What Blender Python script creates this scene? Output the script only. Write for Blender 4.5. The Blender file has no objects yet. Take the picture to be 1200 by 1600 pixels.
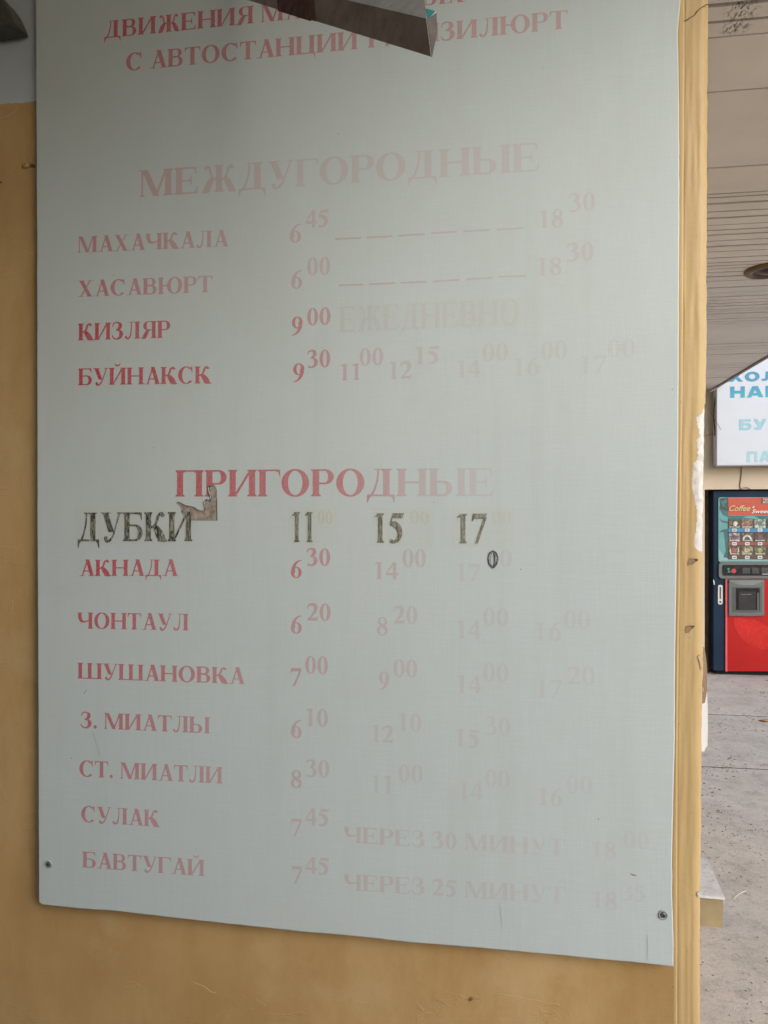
import bpy, math, random
from mathutils import Vector, Matrix, noise
random.seed(7)
S = bpy.context.scene
COL = S.collection
R = math.radians

# ------------------------------------------------------------------ camera
TH = R(8.1); FPX = 1155.0; HY = 816.0; EYE = 1.5
CAM = Vector((0, 0, EYE))
cd = bpy.data.cameras.new('camera'); cam = bpy.data.objects.new('camera', cd); COL.objects.link(cam)
cam.location = CAM; cam.rotation_euler = (R(90), 0, TH)
cd.sensor_fit = 'VERTICAL'; cd.sensor_height = 36; cd.lens = 36*FPX/1600
cd.shift_y = 16/1600; cd.clip_start = 0.02; cd.clip_end = 2000
S.camera = cam

# ------------------------------------------------------------------ sky, sun, exposure
SUN_EL, SUN_AZ = 28, 138      # azimuth clockwise from +Y: behind the viewer's right shoulder
W = bpy.data.worlds.new('World'); S.world = W; W.use_nodes = True
nt = W.node_tree; nt.nodes.clear()
sky = nt.nodes.new('ShaderNodeTexSky'); sky.sky_type = 'NISHITA'; sky.sun_disc = False
sky.sun_elevation = R(SUN_EL); sky.sun_rotation = R(SUN_AZ); sky.dust_density = 1.5; sky.air_density = 1.0
hs = nt.nodes.new('ShaderNodeHueSaturation'); hs.inputs['Saturation'].default_value = 0.9
bg = nt.nodes.new('ShaderNodeBackground'); bg.inputs['Strength'].default_value = 0.15
wo = nt.nodes.new('ShaderNodeOutputWorld')
nt.links.new(sky.outputs[0], hs.inputs['Color']); nt.links.new(hs.outputs[0], bg.inputs['Color']); nt.links.new(bg.outputs[0], wo.inputs[0])
sl = bpy.data.lights.new('sun', 'SUN'); sl.energy = .5; sl.angle = R(30); sl.color = (1, 1, 1)
so = bpy.data.objects.new('sun', sl); COL.objects.link(so)
sd = Vector((math.sin(R(SUN_AZ))*math.cos(R(SUN_EL)), math.cos(R(SUN_AZ))*math.cos(R(SUN_EL)), math.sin(R(SUN_EL))))
so.rotation_euler = (-sd).to_track_quat('-Z', 'Y').to_euler(); so.location = (6, -4, 9)
S.view_settings.view_transform = 'Standard'; S.view_settings.look = 'None'
S.view_settings.gamma = 1; S.view_settings.use_curve_mapping = False
S.view_settings.exposure = 0.84
S.cycles.max_bounces = 10; S.cycles.diffuse_bounces = 6
S.cycles.use_denoising = True

# ------------------------------------------------------------------ measuring helpers
FW = Vector((-math.sin(TH), math.cos(TH), 0)); RT = Vector((math.cos(TH), math.sin(TH), 0)); UP = Vector((0, 0, 1))
def ray(x, y): return FW+RT*((x-600)/FPX)+UP*((HY-y)/FPX)
def at_d(x, y, d): return CAM+ray(x, y)*d
def at_Y(x, y, Y): r = ray(x, y); return CAM+r*(Y/r.y)
def at_Z(x, y, z): r = ray(x, y); return CAM+r*((z-EYE)/r.z)

# ------------------------------------------------------------------ object helpers
WLOC = {}
def props(o, label=None, cat=None, group=None, kind=None):
    if label: o['label'] = label
    if cat: o['category'] = cat
    if group: o['group'] = group
    if kind: o['kind'] = kind
    return o
def empty(name, loc, label=None, cat=None, group=None, kind=None):
    o = bpy.data.objects.new(name, None); COL.objects.link(o); o.location = loc; WLOC[o.name] = Vector(loc)
    o.empty_display_size = .1
    return props(o, label, cat, group, kind)
def mesh_obj(name, V, F, mat, parent=None, smooth=False, bevel=0, base=False, solid=0, attr=None):
    V = [Vector(v) for v in V]
    lo = Vector([min(v[i] for v in V) for i in range(3)]); hi = Vector([max(v[i] for v in V) for i in range(3)])
    c = (lo+hi)/2
    if base: c.z = lo.z
    me = bpy.data.meshes.new(name); me.from_pydata([v-c for v in V], [], F); me.update()
    if mat: me.materials.append(mat)
    if smooth: me.polygons.foreach_set('use_smooth', [True]*len(me.polygons))
    if attr:
        for an, vals in attr.items():
            a = me.attributes.new(an, 'FLOAT', 'POINT'); a.data.foreach_set('value', vals)
    o = bpy.data.objects.new(name, me); COL.objects.link(o)
    o.location = c-(WLOC[parent.name] if parent else Vector((0, 0, 0)))
    if parent: o.parent = parent
    WLOC[o.name] = c
    if solid:
        m = o.modifiers.new('thickness', 'SOLIDIFY'); m.thickness = solid; m.offset = 0
    if bevel:
        m = o.modifiers.new('bevel', 'BEVEL'); m.width = bevel; m.segments = 2; m.limit_method = 'ANGLE'
    return o
class MB:
    def __init__(s): s.V = []; s.F = []
    def add(s, V, F): n = len(s.V); s.V += [tuple(v) for v in V]; s.F += [[i+n for i in f] for f in F]; return s
    def box(s, a, b):
        x0, y0, z0 = [min(a[i], b[i]) for i in range(3)]; x1, y1, z1 = [max(a[i], b[i]) for i in range(3)]
        return s.add([(x0, y0, z0), (x1, y0, z0), (x1, y1, z0), (x0, y1, z0), (x0, y0, z1), (x1, y0, z1), (x1, y1, z1), (x0, y1, z1)],
                     [(0, 3, 2, 1), (4, 5, 6, 7), (0, 1, 5, 4), (1, 2, 6, 5), (2, 3, 7, 6), (3, 0, 4, 7)])
    def prism(s, pts, dv):      # closed planar outline (counter-clockwise seen from the front) pushed back by dv
        n = len(pts); dv = Vector(dv); P = [Vector(p) for p in pts]
        return s.add(P+[p+dv for p in P], [list(range(n)), list(range(2*n-1, n-1, -1))]+[(i, i+n, (i+1) % n+n, (i+1) % n) for i in range(n)])
    def tube(s, pts, r, n=8, close=True):
        P = [Vector(p) for p in pts]; V = []; F = []
        for i, p in enumerate(P):
            t = (P[min(i+1, len(P)-1)]-P[max(i-1, 0)]).normalized()
            u = t.cross(Vector((0.3, .2, 1)) if abs(t.z) < .9 else Vector((1, 0, 0))).normalized(); w = t.cross(u)
            rr = r[i] if isinstance(r, (list, tuple)) else r
            V += [p+(u*math.cos(2*math.pi*k/n)+w*math.sin(2*math.pi*k/n))*rr for k in range(n)]
        for i in range(len(P)-1):
            F += [(i*n+k, i*n+(k+1) % n, (i+1)*n+(k+1) % n, (i+1)*n+k) for k in range(n)]
        F += [list(range(n-1, -1, -1)), [(len(P)-1)*n+k for k in range(n)]]
        return s.add(V, F)
    def lathe(s, c, axis, prof, n=32):     # prof: (radius, distance along axis)
        c = Vector(c); ax = Vector(axis).normalized(); u = ax.orthogonal().normalized(); w = ax.cross(u); V = []; F = []
        for r, h in prof: V += [c+ax*h+(u*math.cos(2*math.pi*k/n)+w*math.sin(2*math.pi*k/n))*r for k in range(n)]
        for i in range(len(prof)-1): F += [(i*n+k, i*n+(k+1) % n, (i+1)*n+(k+1) % n, (i+1)*n+k) for k in range(n)]
        return s.add(V, F)
    def obj(s, name, mat, parent=None, **k): return mesh_obj(name, s.V, s.F, mat, parent, **k)

# ------------------------------------------------------------------ material helpers
class NT:
    def __init__(s, name):
        s.m = bpy.data.materials.new(name); s.m.use_nodes = True; s.t = s.m.node_tree; s.b = s.t.nodes['Principled BSDF']
    def n(s, kind, **k):
        x = s.t.nodes.new(kind)
        for a, v in k.items(): setattr(x, a, v)
        return x
    def L(s, a, b): s.t.links.new(a, b)
    def pos(s, scale=(1, 1, 1), loc=(0, 0, 0)):
        g = s.n('ShaderNodeNewGeometry'); m = s.n('ShaderNodeMapping'); m.inputs['Scale'].default_value = scale; m.inputs['Location'].default_value = loc
        s.L(g.outputs['Position'], m.inputs['Vector']); return m.outputs[0]
    def noise(s, scale, vec=None, detail=4, rough=.55, dist=0):
        x = s.n('ShaderNodeTexNoise'); x.inputs['Scale'].default_value = scale; x.inputs['Detail'].default_value = detail
        x.inputs['Roughness'].default_value = rough; x.inputs['Distortion'].default_value = dist
        s.L(vec if vec is not None else s.pos(), x.inputs['Vector']); return x.outputs['Fac']
    def ramp(s, fac, stops):
        x = s.n('ShaderNodeValToRGB'); e = x.color_ramp.elements
        while len(e) < len(stops): e.new(.5)
        for i, (p, c) in enumerate(stops):
            e[i].position = p; e[i].color = (c, c, c, 1) if isinstance(c, (int, float)) else (*c, 1)
        s.L(fac, x.inputs[0]); return x.outputs[0]
    def math(s, op, a, b=None, clamp=False):
        x = s.n('ShaderNodeMath', operation=op, use_clamp=clamp)
        for i, v in enumerate((a, b)):
            if v is None: continue
            if isinstance(v, (int, float)): x.inputs[i].default_value = v
            else: s.L(v, x.inputs[i])
        return x.outputs[0]
    def mix(s, fac, a, b, mode='MIX'):
        x = s.n('ShaderNodeMix', data_type='RGBA', blend_type=mode)
        for i, v in ((0, fac), (6, a), (7, b)):
            if isinstance(v, (int, float)): x.inputs[i].default_value = v if i == 0 else (v, v, v, 1)
            elif isinstance(v, tuple): x.inputs[i].default_value = (*v, 1)
            else: s.L(v, x.inputs[i])
        return x.outputs[2]
    def voro(s, scale, vec=None, feature='F1'):
        x = s.n('ShaderNodeTexVoronoi', feature=feature); x.inputs['Scale'].default_value = scale
        s.L(vec if vec is not None else s.pos(), x.inputs['Vector']); return x
    def sep(s, vec):
        x = s.n('ShaderNodeSeparateXYZ'); s.L(vec, x.inputs[0]); return x.outputs
    def col(s, c): 
        if isinstance(c, tuple): s.b.inputs['Base Color'].default_value = (*c, 1)
        else: s.L(c, s.b.inputs['Base Color'])
        return s
    def rough(s, v):
        if isinstance(v, (int, float)): s.b.inputs['Roughness'].default_value = v
        else: s.L(v, s.b.inputs['Roughness'])
        return s
    def bump(s, h, strength=.3, dist=.002, prev=None):
        x = s.n('ShaderNodeBump'); x.inputs['Strength'].default_value = strength; x.inputs['Distance'].default_value = dist
        s.L(h, x.inputs['Height'])
        if prev is not None: s.L(prev, x.inputs['Normal'])
        s.L(x.outputs[0], s.b.inputs['Normal']); return x.outputs[0]

def simple(name, c, rough=.6, metal=0, var=.12, scale=9, spec=.5, bump=0):
    m = NT(name); f = m.noise(scale, detail=5)
    dark = tuple(x*(1-var) for x in c); lite = tuple(min(1, x*(1+var)) for x in c)
    m.col(m.ramp(f, [(.3, dark), (.7, lite)])).rough(m.ramp(m.noise(scale*3), [(.3, max(0, rough-.08)), (.7, min(1, rough+.08))]))
    m.b.inputs['Metallic'].default_value = metal; m.b.inputs['Specular IOR Level'].default_value = spec
    if bump: m.bump(m.noise(scale*20), bump, .001)
    return m.m

# board: glossy-less PVC banner cloth with a woven grain, soiled to yellow at the top left
def board_nodes(m):
    base = m.ramp(m.noise(1.6, detail=3), [(.3, (.565, .65, .65)), (.7, (.61, .69, .69))])
    xyz = m.sep(m.pos())
    dirt = m.math('MULTIPLY', m.noise(3.1, m.pos((1, 1, .6)), 6, .6), 1.0)
    # grime left by hands and damp: strongest at the top left corner of the sheet
    gx = m.n('ShaderNodeMapRange'); gx.inputs['From Min'].default_value = -.15; gx.inputs['From Max'].default_value = -.85
    m.L(xyz[0], gx.inputs[0])
    gz = m.n('ShaderNodeMapRange'); gz.inputs['From Min'].default_value = 1.0; gz.inputs['From Max'].default_value = 2.6
    m.L(xyz[2], gz.inputs[0])
    g = m.math('MULTIPLY', m.math('MULTIPLY', gx.outputs[0], gz.outputs[0]), dirt, True)
    base = m.mix(m.math('MULTIPLY', g, .9, True), base, (.47, .45, .35))
    base = m.mix(m.ramp(m.noise(9, detail=8, rough=.7), [(.55, 0.0), (.8, .22)]), base, (.52, .53, .49))
    base = m.mix(m.ramp(m.noise(7, m.pos((3.2, 1, .22)), 6, .65), [(.5, 0.0), (.78, .30)]), base, (.50, .55, .53))
    base = m.mix(m.ramp(m.noise(2.3, m.pos((1, 1, 1), (7, 0, 2)), 8, .7), [(.48, 0.0), (.75, .35)]), base, (.60, .635, .60))
    # tiny scattered specks
    v = m.voro(42); sp = m.math('LESS_THAN', v.outputs['Distance'], .05)
    wn = m.n('ShaderNodeTexWhiteNoise'); m.L(v.outputs['Position'], wn.inputs[0])
    sp = m.math('MULTIPLY', sp, m.math('LESS_THAN', wn.outputs['Value'], .035))
    base = m.mix(m.math('MULTIPLY', sp, .75), base, (.10, .09, .07))
    # weave
    wx = m.math('SINE', m.math('MULTIPLY', xyz[0], 3700.0)); wz = m.math('SINE', m.math('MULTIPLY', xyz[2], 3300.0))
    weave = m.math('ADD', m.math('MULTIPLY', wx, .25), m.math('MULTIPLY', wz, .25))
    thread = m.math('ADD', m.noise(60, m.pos((9, 1, .35)), 2), m.noise(60, m.pos((.35, 1, 9)), 2))
    base = m.mix(m.ramp(thread, [(.8, 0.0), (1.0, .16)]), base, (.50, .53, .51))
    return base, weave, thread
def board_finish(m, weave, thread):
    m.rough(.48); m.b.inputs['Specular IOR Level'].default_value = .45
    r_ = m.bump(m.noise(3.2, m.pos((1, 1, .7)), 4, .5), .35, .012)
    a = m.bump(thread, .25, .0006, r_)
    m.bump(m.math('ADD', weave, m.noise(1400, detail=1)), .10, .0003, a)
def mat_board():
    m = NT('banner_cloth'); b, w, t = board_nodes(m); m.col(b); board_finish(m, w, t); return m.m
def mat_ink(name, ink, lo=.55, hi=1.0):
    """printed ink, bleached by years of sun as far as the letter's own 'ink' value says"""
    m = NT(name); b, w, t = board_nodes(m)
    a = m.n('ShaderNodeAttribute', attribute_name='ink')
    grain = m.ramp(m.noise(520, detail=2), [(.35, lo), (.6, hi)])
    vert = m.ramp(m.noise(90, m.pos((4, 1, .15)), 3), [(.3, .9), (.65, 1.0)])
    f = m.math('MULTIPLY', m.math('MULTIPLY', a.outputs['Fac'], grain), vert, True)
    m.col(m.mix(f, b, ink)); board_finish(m, w, t); return m.m
def mat_scrawl():
    m = NT('worn_black_marker'); b, w, t = board_nodes(m)
    a = m.n('ShaderNodeAttribute', attribute_name='ink')
    n1 = m.noise(75, m.pos((4.2, 1, .75)), 5, .65, 1.4)
    f = m.ramp(n1, [(.42, 1.0), (.52, .45), (.6, .08)])
    f = m.math('MULTIPLY', f, a.outputs['Fac'], True)
    c = m.mix(m.ramp(m.noise(140, detail=3), [(.4, 0.0), (.6, 1.0)]), (.30, .29, .20), (.42, .43, .36))
    m.col(m.mix(f, c, (.018, .017, .016))); board_finish(m, w, t); return m.m

def mat_wall(name='ochre_wall_paint', upper=True):
    m = NT(name)
    c = m.ramp(m.noise(2.2, detail=6), [(.25, (.46, .275, .105)), (.5, (.555, .36, .155)), (.8, (.61, .42, .20))])
    c = m.mix(m.ramp(m.noise(14, m.pos((1, 1, .35)), 7, .7), [(.42, 0.0), (.75, .65)]), c, (.43, .25, .085))
    c = m.mix(m.ramp(m.noise(170, detail=2), [(.68, 0.0), (.76, .6)]), c, (.30, .20, .10))
    c = m.mix(m.ramp(m.noise(6, m.pos((1, 1, 1), (3, 0, 5)), 5, .6), [(.55, 0.0), (.75, .5)]), c, (.66, .49, .27))
    if upper:
        xyz = m.sep(m.pos()); z = m.math('ADD', xyz[2], m.math('MULTIPLY', m.noise(30, detail=3), .012))
        f = m.math('MULTIPLY', m.math('GREATER_THAN', z, 2.307), m.math('LESS_THAN', xyz[0], 0.0))
        g = m.ramp(m.noise(5, detail=6), [(.3, (.46, .49, .50)), (.7, (.56, .59, .60))])
        c = m.mix(f, c, g)
    m.col(c); m.rough(m.ramp(m.noise(7), [(.3, .42), (.7, .62)])); m.b.inputs['Specular IOR Level'].default_value = .4
    a = m.bump(m.noise(5, detail=5, rough=.5), .5, .007)
    b = m.bump(m.ramp(m.noise(4.5, m.pos((1, 1, 2.2), (1, 2, 3)), 7, .62, .6), [(.60, 0.0), (.615, 1.0), (.63, .6)]), .5, .0012, a)
    m.bump(m.noise(230, detail=3), .35, .0008, b)
    return m.m
def mat_corner():
    m = NT('ochre_corner_paint')
    c = m.ramp(m.noise(16, m.pos((3, 3, .35)), 6, .6), [(.25, (.57, .39, .175)), (.5, (.62, .44, .205)), (.8, (.67, .495, .245))])
    c = m.mix(m.ramp(m.noise(5, m.pos((1, 1, .6)), 5), [(.4, 0.0), (.7, .4)]), c, (.51, .345, .15))
    c = m.mix(m.ramp(m.noise(95, detail=4), [(.70, 0.0), (.76, .7)]), c, (.24, .17, .10))
    m.col(c); m.rough(.45); m.b.inputs['Specular IOR Level'].default_value = .4
    a = m.bump(m.noise(14, detail=5), .4, .003)
    m.bump(m.noise(180, detail=3), .3, .0008, a)
    return m.m
def mat_plaster():
    m = NT('bare_plaster'); m.col(m.ramp(m.noise(60, detail=6), [(.3, (.60, .56, .52)), (.6, (.82, .79, .75))])).rough(.85)
    m.bump(m.noise(160, detail=5), .7, .002); return m.m
def mat_concrete(name, a, b, sp=True):
    m = NT(name)
    c = m.ramp(m.noise(3.0, detail=8, rough=.65), [(.3, a), (.7, b)])
    c = m.mix(m.ramp(m.noise(9, m.pos((.8, .9, 1)), 7, .7), [(.48, 0.0), (.66, .45)]), c, tuple(x*.60 for x in a))
    c = m.mix(m.ramp(m.noise(22, m.pos((1, .8, 1), (5, 1, 0)), 8, .8), [(.50, 0.0), (.64, .38)]), c, tuple(x*.55 for x in a))
    c = m.mix(m.ramp(m.noise(48, m.pos((.7, .9, 1)), 6, .75), [(.56, 0.0), (.66, .65)]), c, tuple(x*.42 for x in a))
    c = m.mix(m.ramp(m.noise(130, detail=3), [(.25, .35), (.44, 0.0)]), c, tuple(min(1, x*1.35) for x in b))
    m.col(c); m.rough(.88)
    x = m.bump(m.noise(35, detail=7, rough=.7), .7, .006); m.bump(m.noise(190, detail=3), .5, .002, x)
    return m.m
# ------------------------------------------------------------------ serif lettering
# every glyph is drawn here as a list of polygons, 1000 units to the em, capitals 676 high
def g_poly(*p): return [list(p)]
def g_stem(x, w=150, b=1, t=1, y0=0, y1=676, e=44):
    if w == 150: x, w = x-6, 162
    o = [[(x, y0), (x+w, y0), (x+w, y1), (x, y1)]]
    if b: o.append([(x-e, y0), (x+w+e, y0), (x+w+e, y0+24), (x+w, y0+58), (x, y0+58), (x-e, y0+24)])
    if t: o.append([(x-e, y1), (x-e, y1-24), (x, y1-58), (x+w, y1-58), (x+w+e, y1-24), (x+w+e, y1)])
    return o
def g_diag(xb, yb, xt, yt, w):
    return [[(xb, yb), (xb+w, yb), (xt+w, yt), (xt, yt)]]
def g_foot(x0, x1, y=0, d=1):
    return [[(x0, y), (x1, y), (x1, y+d*24), (x0, y+d*24)]]
def g_arc(cx, cy, rx, ry, a0, a1, ws, wt, n=14):
    o = []
    for i in range(n):
        a, b = math.radians(a0+(a1-a0)*i/n), math.radians(a0+(a1-a0)*(i+1)/n)
        f = lambda t, X, Y: (cx+X*math.cos(t), cy+Y*math.sin(t))
        o.append([f(a, rx, ry), f(b, rx, ry), f(b, rx-ws, ry-wt), f(a, rx-ws, ry-wt)])
    return o
def g_bowl(x0, x1, y0, y1, w=150, th=46, side=1):
    ry = (y1-y0)/2; rx = min(ry*1.15, abs(x1-x0)); yc = (y0+y1)/2
    if side > 0:
        xm = x1-rx; o = g_arc(xm, yc, rx, ry, -90, 90, w, th)
    else:
        xm = x1+rx; o = g_arc(xm, yc, rx, ry, 90, 270, w, th)
    if abs(xm-x0) > 2:
        o += [[(x0, y0), (xm, y0), (xm, y0+th), (x0, y0+th)], [(x0, y1-th), (xm, y1-th), (xm, y1), (x0, y1)]]
    return o
def g_rib(pts, n=5):
    """ribbon through (x, y, width) points, Catmull-Rom smoothed"""
    pts = [(x, y, max(w+12, 34)) for x, y, w in pts]
    q = [pts[0]]+list(pts)+[pts[-1]]; c = []
    for i in range(1, len(q)-2):
        for k in range(n):
            t = k/n
            c.append(tuple(0.5*((2*q[i][j])+(-q[i-1][j]+q[i+1][j])*t+(2*q[i-1][j]-5*q[i][j]+4*q[i+1][j]-q[i+2][j])*t*t
                     + (-q[i-1][j]+3*q[i][j]-3*q[i+1][j]+q[i+2][j])*t**3) for j in range(3)))
    c.append(tuple(pts[-1])); L = []
    for i, (x, y, w) in enumerate(c):
        a = c[max(i-1, 0)]; b = c[min(i+1, len(c)-1)]
        dx, dy = b[0]-a[0], b[1]-a[1]; l = math.hypot(dx, dy) or 1
        L.append(((x-dy/l*w/2, y+dx/l*w/2), (x+dy/l*w/2, y-dx/l*w/2)))
    return [[L[i][0], L[i+1][0], L[i+1][1], L[i][1]] for i in range(len(L)-1)]
def g_dot(cx, cy, r, n=12):
    return [[(cx+r*math.cos(2*math.pi*i/n), cy+r*math.sin(2*math.pi*i/n)) for i in range(n)]]
def g_topbar(x0, x1):      # bar at cap height whose right end droops to a point
    return [[(x0, 676), (x0, 634), (x1-60, 634), (x1-60, 676)], [(x1-110, 676), (x1-110, 634), (x1-55, 610), (x1-14, 498), (x1+4, 498), (x1-6, 676)]]
def g_toptwo(x0, x1):
    return g_topbar((x0+x1)/2, x1) + [[(x0+x1-a, b) for a, b in p] for p in g_topbar((x0+x1)/2, x1)]
def mirror(polys, w): return [[(w-a, b) for a, b in p] for p in polys]
def g_round(x0, x1, ws=160): return g_arc((x0+x1)/2, 338, (x1-x0)/2, 352, 0, 360, ws, 44, 26)
def g_curl(flip, x, w, k=1.0):    # right-hand arm and leg of the letter Zhe / Ka, from joint x
    arm = g_rib([(x, 322, 44), (x+70, 350, 44), (x+130, 450, 46), (x+165, 590, 50), (x+225, 652, 50), (x+258, 640, 40)])
    arm += g_dot(x+262, 606, 46)
    leg = g_rib([(x+40, 342, 40), (x+110, 318, 110), (x+185, 190, 158), (x+250, 60, 150), (x+330, 14, 44), (x+360, 14, 28)])
    leg += g_foot(x+150, x+362)
    o = [[(x+(a-x)*k, b) for a, b in p] for p in arm+leg]
    return mirror(o, w) if flip else o
def g_breve(cx): return g_arc(cx, 865, 135, 130, 188, 352, 34, 62, 12)
GLYPH = {
 ' ': (250, []),
 '.': (250, g_dot(125, 62, 76)),
 'А': (706, g_diag(118, 0, 342, 676, 62)+g_diag(500, 0, 288, 690, 165)+g_foot(15, 235)+g_foot(420, 705)+g_poly((200, 186), (560, 186), (550, 232), (210, 232))),
 'Б': (667, g_stem(62)+g_topbar(62, 600)+g_bowl(212, 625, 0, 392)),
 'В': (667, g_stem(62)+g_bowl(212, 575, 350, 676, 140)+g_bowl(212, 622, 0, 376, 155)),
 'Г': (585, g_stem(62)+g_topbar(62, 590)),
 'Д': (745, g_stem(430, 150, 0, 1)+g_rib([(300, 655, 34), (285, 420, 36), (215, 170, 40), (130, 22, 44)])+g_foot(215, 640, 652)
       + g_poly((40, 0), (700, 0), (700, 44), (40, 44))+g_poly((28, 34), (28, -165), (48, -165), (90, -40), (150, 0), (150, 34))
       + g_poly((712, 34), (712, -165), (692, -165), (650, -40), (590, 0), (590, 34))),
 'Е': (667, g_stem(62)+g_topbar(62, 590)+g_poly((212, 316), (400, 316), (400, 360), (212, 360))
       + g_poly((455, 215), (470, 215), (470, 465), (455, 465), (420, 372), (370, 357), (370, 325), (420, 310))
       + g_poly((212, 0), (560, 0), (560, 42), (212, 42))+g_poly((480, 0), (605, 0), (640, 185), (620, 185), (560, 60), (480, 32))),
 'Ж': (990, g_stem(435)+g_curl(False, 585, 1020)+g_curl(True, 585, 1020)),
 'З': (570, g_rib([(70, 500, 18), (96, 600, 40), (180, 668, 44), (300, 662, 44), (395, 600, 120), (400, 500, 150), (330, 400, 90), (215, 358, 34)])
       + g_rib([(215, 356, 30), (350, 350, 50), (436, 265, 150), (440, 165, 160), (370, 50, 90), (230, 8, 44), (100, 60, 44), (45, 175, 20)])),
 'И': (778, g_stem(62)+g_stem(566)+g_diag(192, 60, 530, 610, 70)),
 'Й': (778, g_stem(62)+g_stem(566)+g_diag(192, 60, 530, 610, 70)+g_breve(389)),
 'К': (728, g_stem(62)+g_curl(False, 205, 760, 1.42)),
 'Л': (740, g_stem(520)+g_foot(215, 640, 652)+g_rib([(335, 660, 32), (330, 420, 34), (300, 170, 44), (235, 40, 60), (140, 12, 50), (85, 50, 40)])+g_dot(92, 72, 52)),
 'М': (944, g_stem(88, 44, 1, 0)+g_stem(720, 150)+g_foot(20, 140, 652)+g_diag(405, 0, 92, 676, 160)+g_diag(448, 0, 708, 676, 60)+g_foot(60, 180, 652)),
 'Н': (778, g_stem(62)+g_stem(566)+g_poly((212, 314), (566, 314), (566, 364), (212, 364))),
 'О': (778, g_round(35, 743, 168)),
 'П': (778, g_stem(62, t=0)+g_stem(566, t=0)+g_poly((18, 634), (760, 634), (760, 676), (18, 676))+g_poly((62, 600), (212, 600), (300, 644), (18, 655))+g_poly((566, 600), (716, 600), (760, 655), (478, 644))),
 'Р': (611, g_stem(62)+g_bowl(212, 590, 300, 676, 150)),
 'С': (722, g_arc(385, 338, 350, 352, 48, 318, 172, 46, 22)+g_poly((615, 690), (640, 690), (650, 440), (628, 440), (560, 590))),
 'Т': (655, g_stem(258, t=0)+g_toptwo(28, 640)),
 'У': (702, g_diag(262, 215, 70, 676, 168)+g_rib([(605, 660, 32), (480, 330, 34), (390, 120, 44), (300, 20, 54), (200, 0, 60), (160, 40, 40)])+g_dot(175, 66, 54)+g_foot(20, 320, 652)+g_foot(510, 700, 652)),
 'Х': (722, g_diag(455, 0, 75, 676, 175)+g_diag(112, 0, 534, 676, 60)+g_foot(20, 240)+g_foot(400, 705)+g_foot(30, 315, 652)+g_foot(470, 680, 652)),
 'Ц': (780, g_stem(62, b=0)+g_stem(540, b=0)+g_poly((20, 0), (735, 0), (735, 44), (20, 44))+g_poly((640, 34), (752, 34), (752, -165), (732, -165), (690, -30), (640, 0))),
 'Ч': (750, g_stem(535)+g_rib([(120, 640, 150), (122, 480, 150), (190, 330, 120), (330, 290, 60), (540, 340, 34)])+g_foot(5, 240, 652)),
 'Ш': (1130, g_stem(62, b=0)+g_stem(490, b=0)+g_stem(918, b=0)+g_poly((18, 0), (1112, 0), (1112, 44), (18, 44))),
 'Ы': (940, g_stem(62)+g_bowl(212, 590, 0, 376, 150)+g_stem(728)),
 'Ь': (640, g_stem(62)+g_bowl(212, 600, 0, 376, 150)),
 'Ю': (1090, g_stem(62)+g_round(400, 1055, 160)+g_poly((212, 314), (420, 314), (420, 364), (212, 364))),
 'Я': (720, g_stem(508)+g_bowl(508, 120, 310, 676, 150, 30, -1)+g_rib([(420, 322, 34), (330, 300, 90), (240, 170, 150), (170, 50, 140), (80, 12, 40), (30, 10, 26)])+g_foot(20, 210)),
 '0': (500, g_arc(250, 338, 222, 350, 0, 360, 140, 40, 26)),
 '1': (500, g_stem(190, 135)+g_poly((190, 676), (70, 610), (78, 590), (190, 600))),
 '2': (500, g_rib([(35, 470, 20), (70, 590, 60), (190, 640, 100), (320, 610, 140), (365, 490, 150), (310, 330, 110), (190, 180, 60), (60, 50, 40)])+g_poly((30, 0), (430, 0), (475, 175), (452, 175), (420, 120), (60, 115), (30, 40))),
 '3': (500, g_rib([(30, 520, 18), (75, 620, 50), (190, 660, 60), (310, 620, 120), (320, 500, 140), (240, 400, 70), (160, 370, 30)])+g_rib([(160, 372, 30), (290, 350, 60), (375, 250, 140), (360, 120, 130), (260, 30, 70), (130, 20, 60), (60, 60, 90)])),
 '4': (500, g_stem(275, 125, 0, 0)+g_poly((20, 155), (475, 155), (475, 250), (20, 250))+g_poly((20, 250), (70, 250), (290, 560), (290, 676), (275, 676))),
 '5': (500, g_poly((95, 560), (140, 676), (450, 676), (490, 690), (440, 560))+g_poly((95, 560), (130, 560), (95, 400), (50, 400))+g_rib([(60, 420, 40), (180, 430, 120), (310, 350, 150), (360, 220, 140), (310, 90, 110), (190, 20, 60), (60, 50, 80)])),
 '6': (500, g_arc(255, 215, 222, 228, 0, 360, 134, 42, 24)+g_rib([(130, 200, 150), (135, 380, 130), (210, 540, 90), (330, 650, 50), (465, 688, 16)])),
 '7': (500, g_poly((40, 676), (20, 500), (42, 500), (90, 556), (400, 556), (480, 676))+g_diag(110, -10, 385, 600, 86)),
 '8': (500, g_arc(250, 510, 190, 178, 0, 360, 104, 40, 22)+g_arc(250, 182, 218, 196, 0, 360, 116, 42, 22)+g_rib([(130, 430, 60), (260, 350, 130), (370, 250, 80)])),
 '9': (500, mirror([[(a, 676-b) for a, b in p] for p in g_arc(255, 215, 222, 228, 0, 360, 134, 42, 24)+g_rib([(130, 200, 150), (135, 380, 130), (210, 540, 90), (330, 650, 50), (465, 688, 16)])], 500)),
}
def lay_out(s):
    x = 0; out = []
    for ch in s:
        w, polys = GLYPH[ch]
        out.append((x, polys, ch)); x += w
    return x, out
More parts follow.
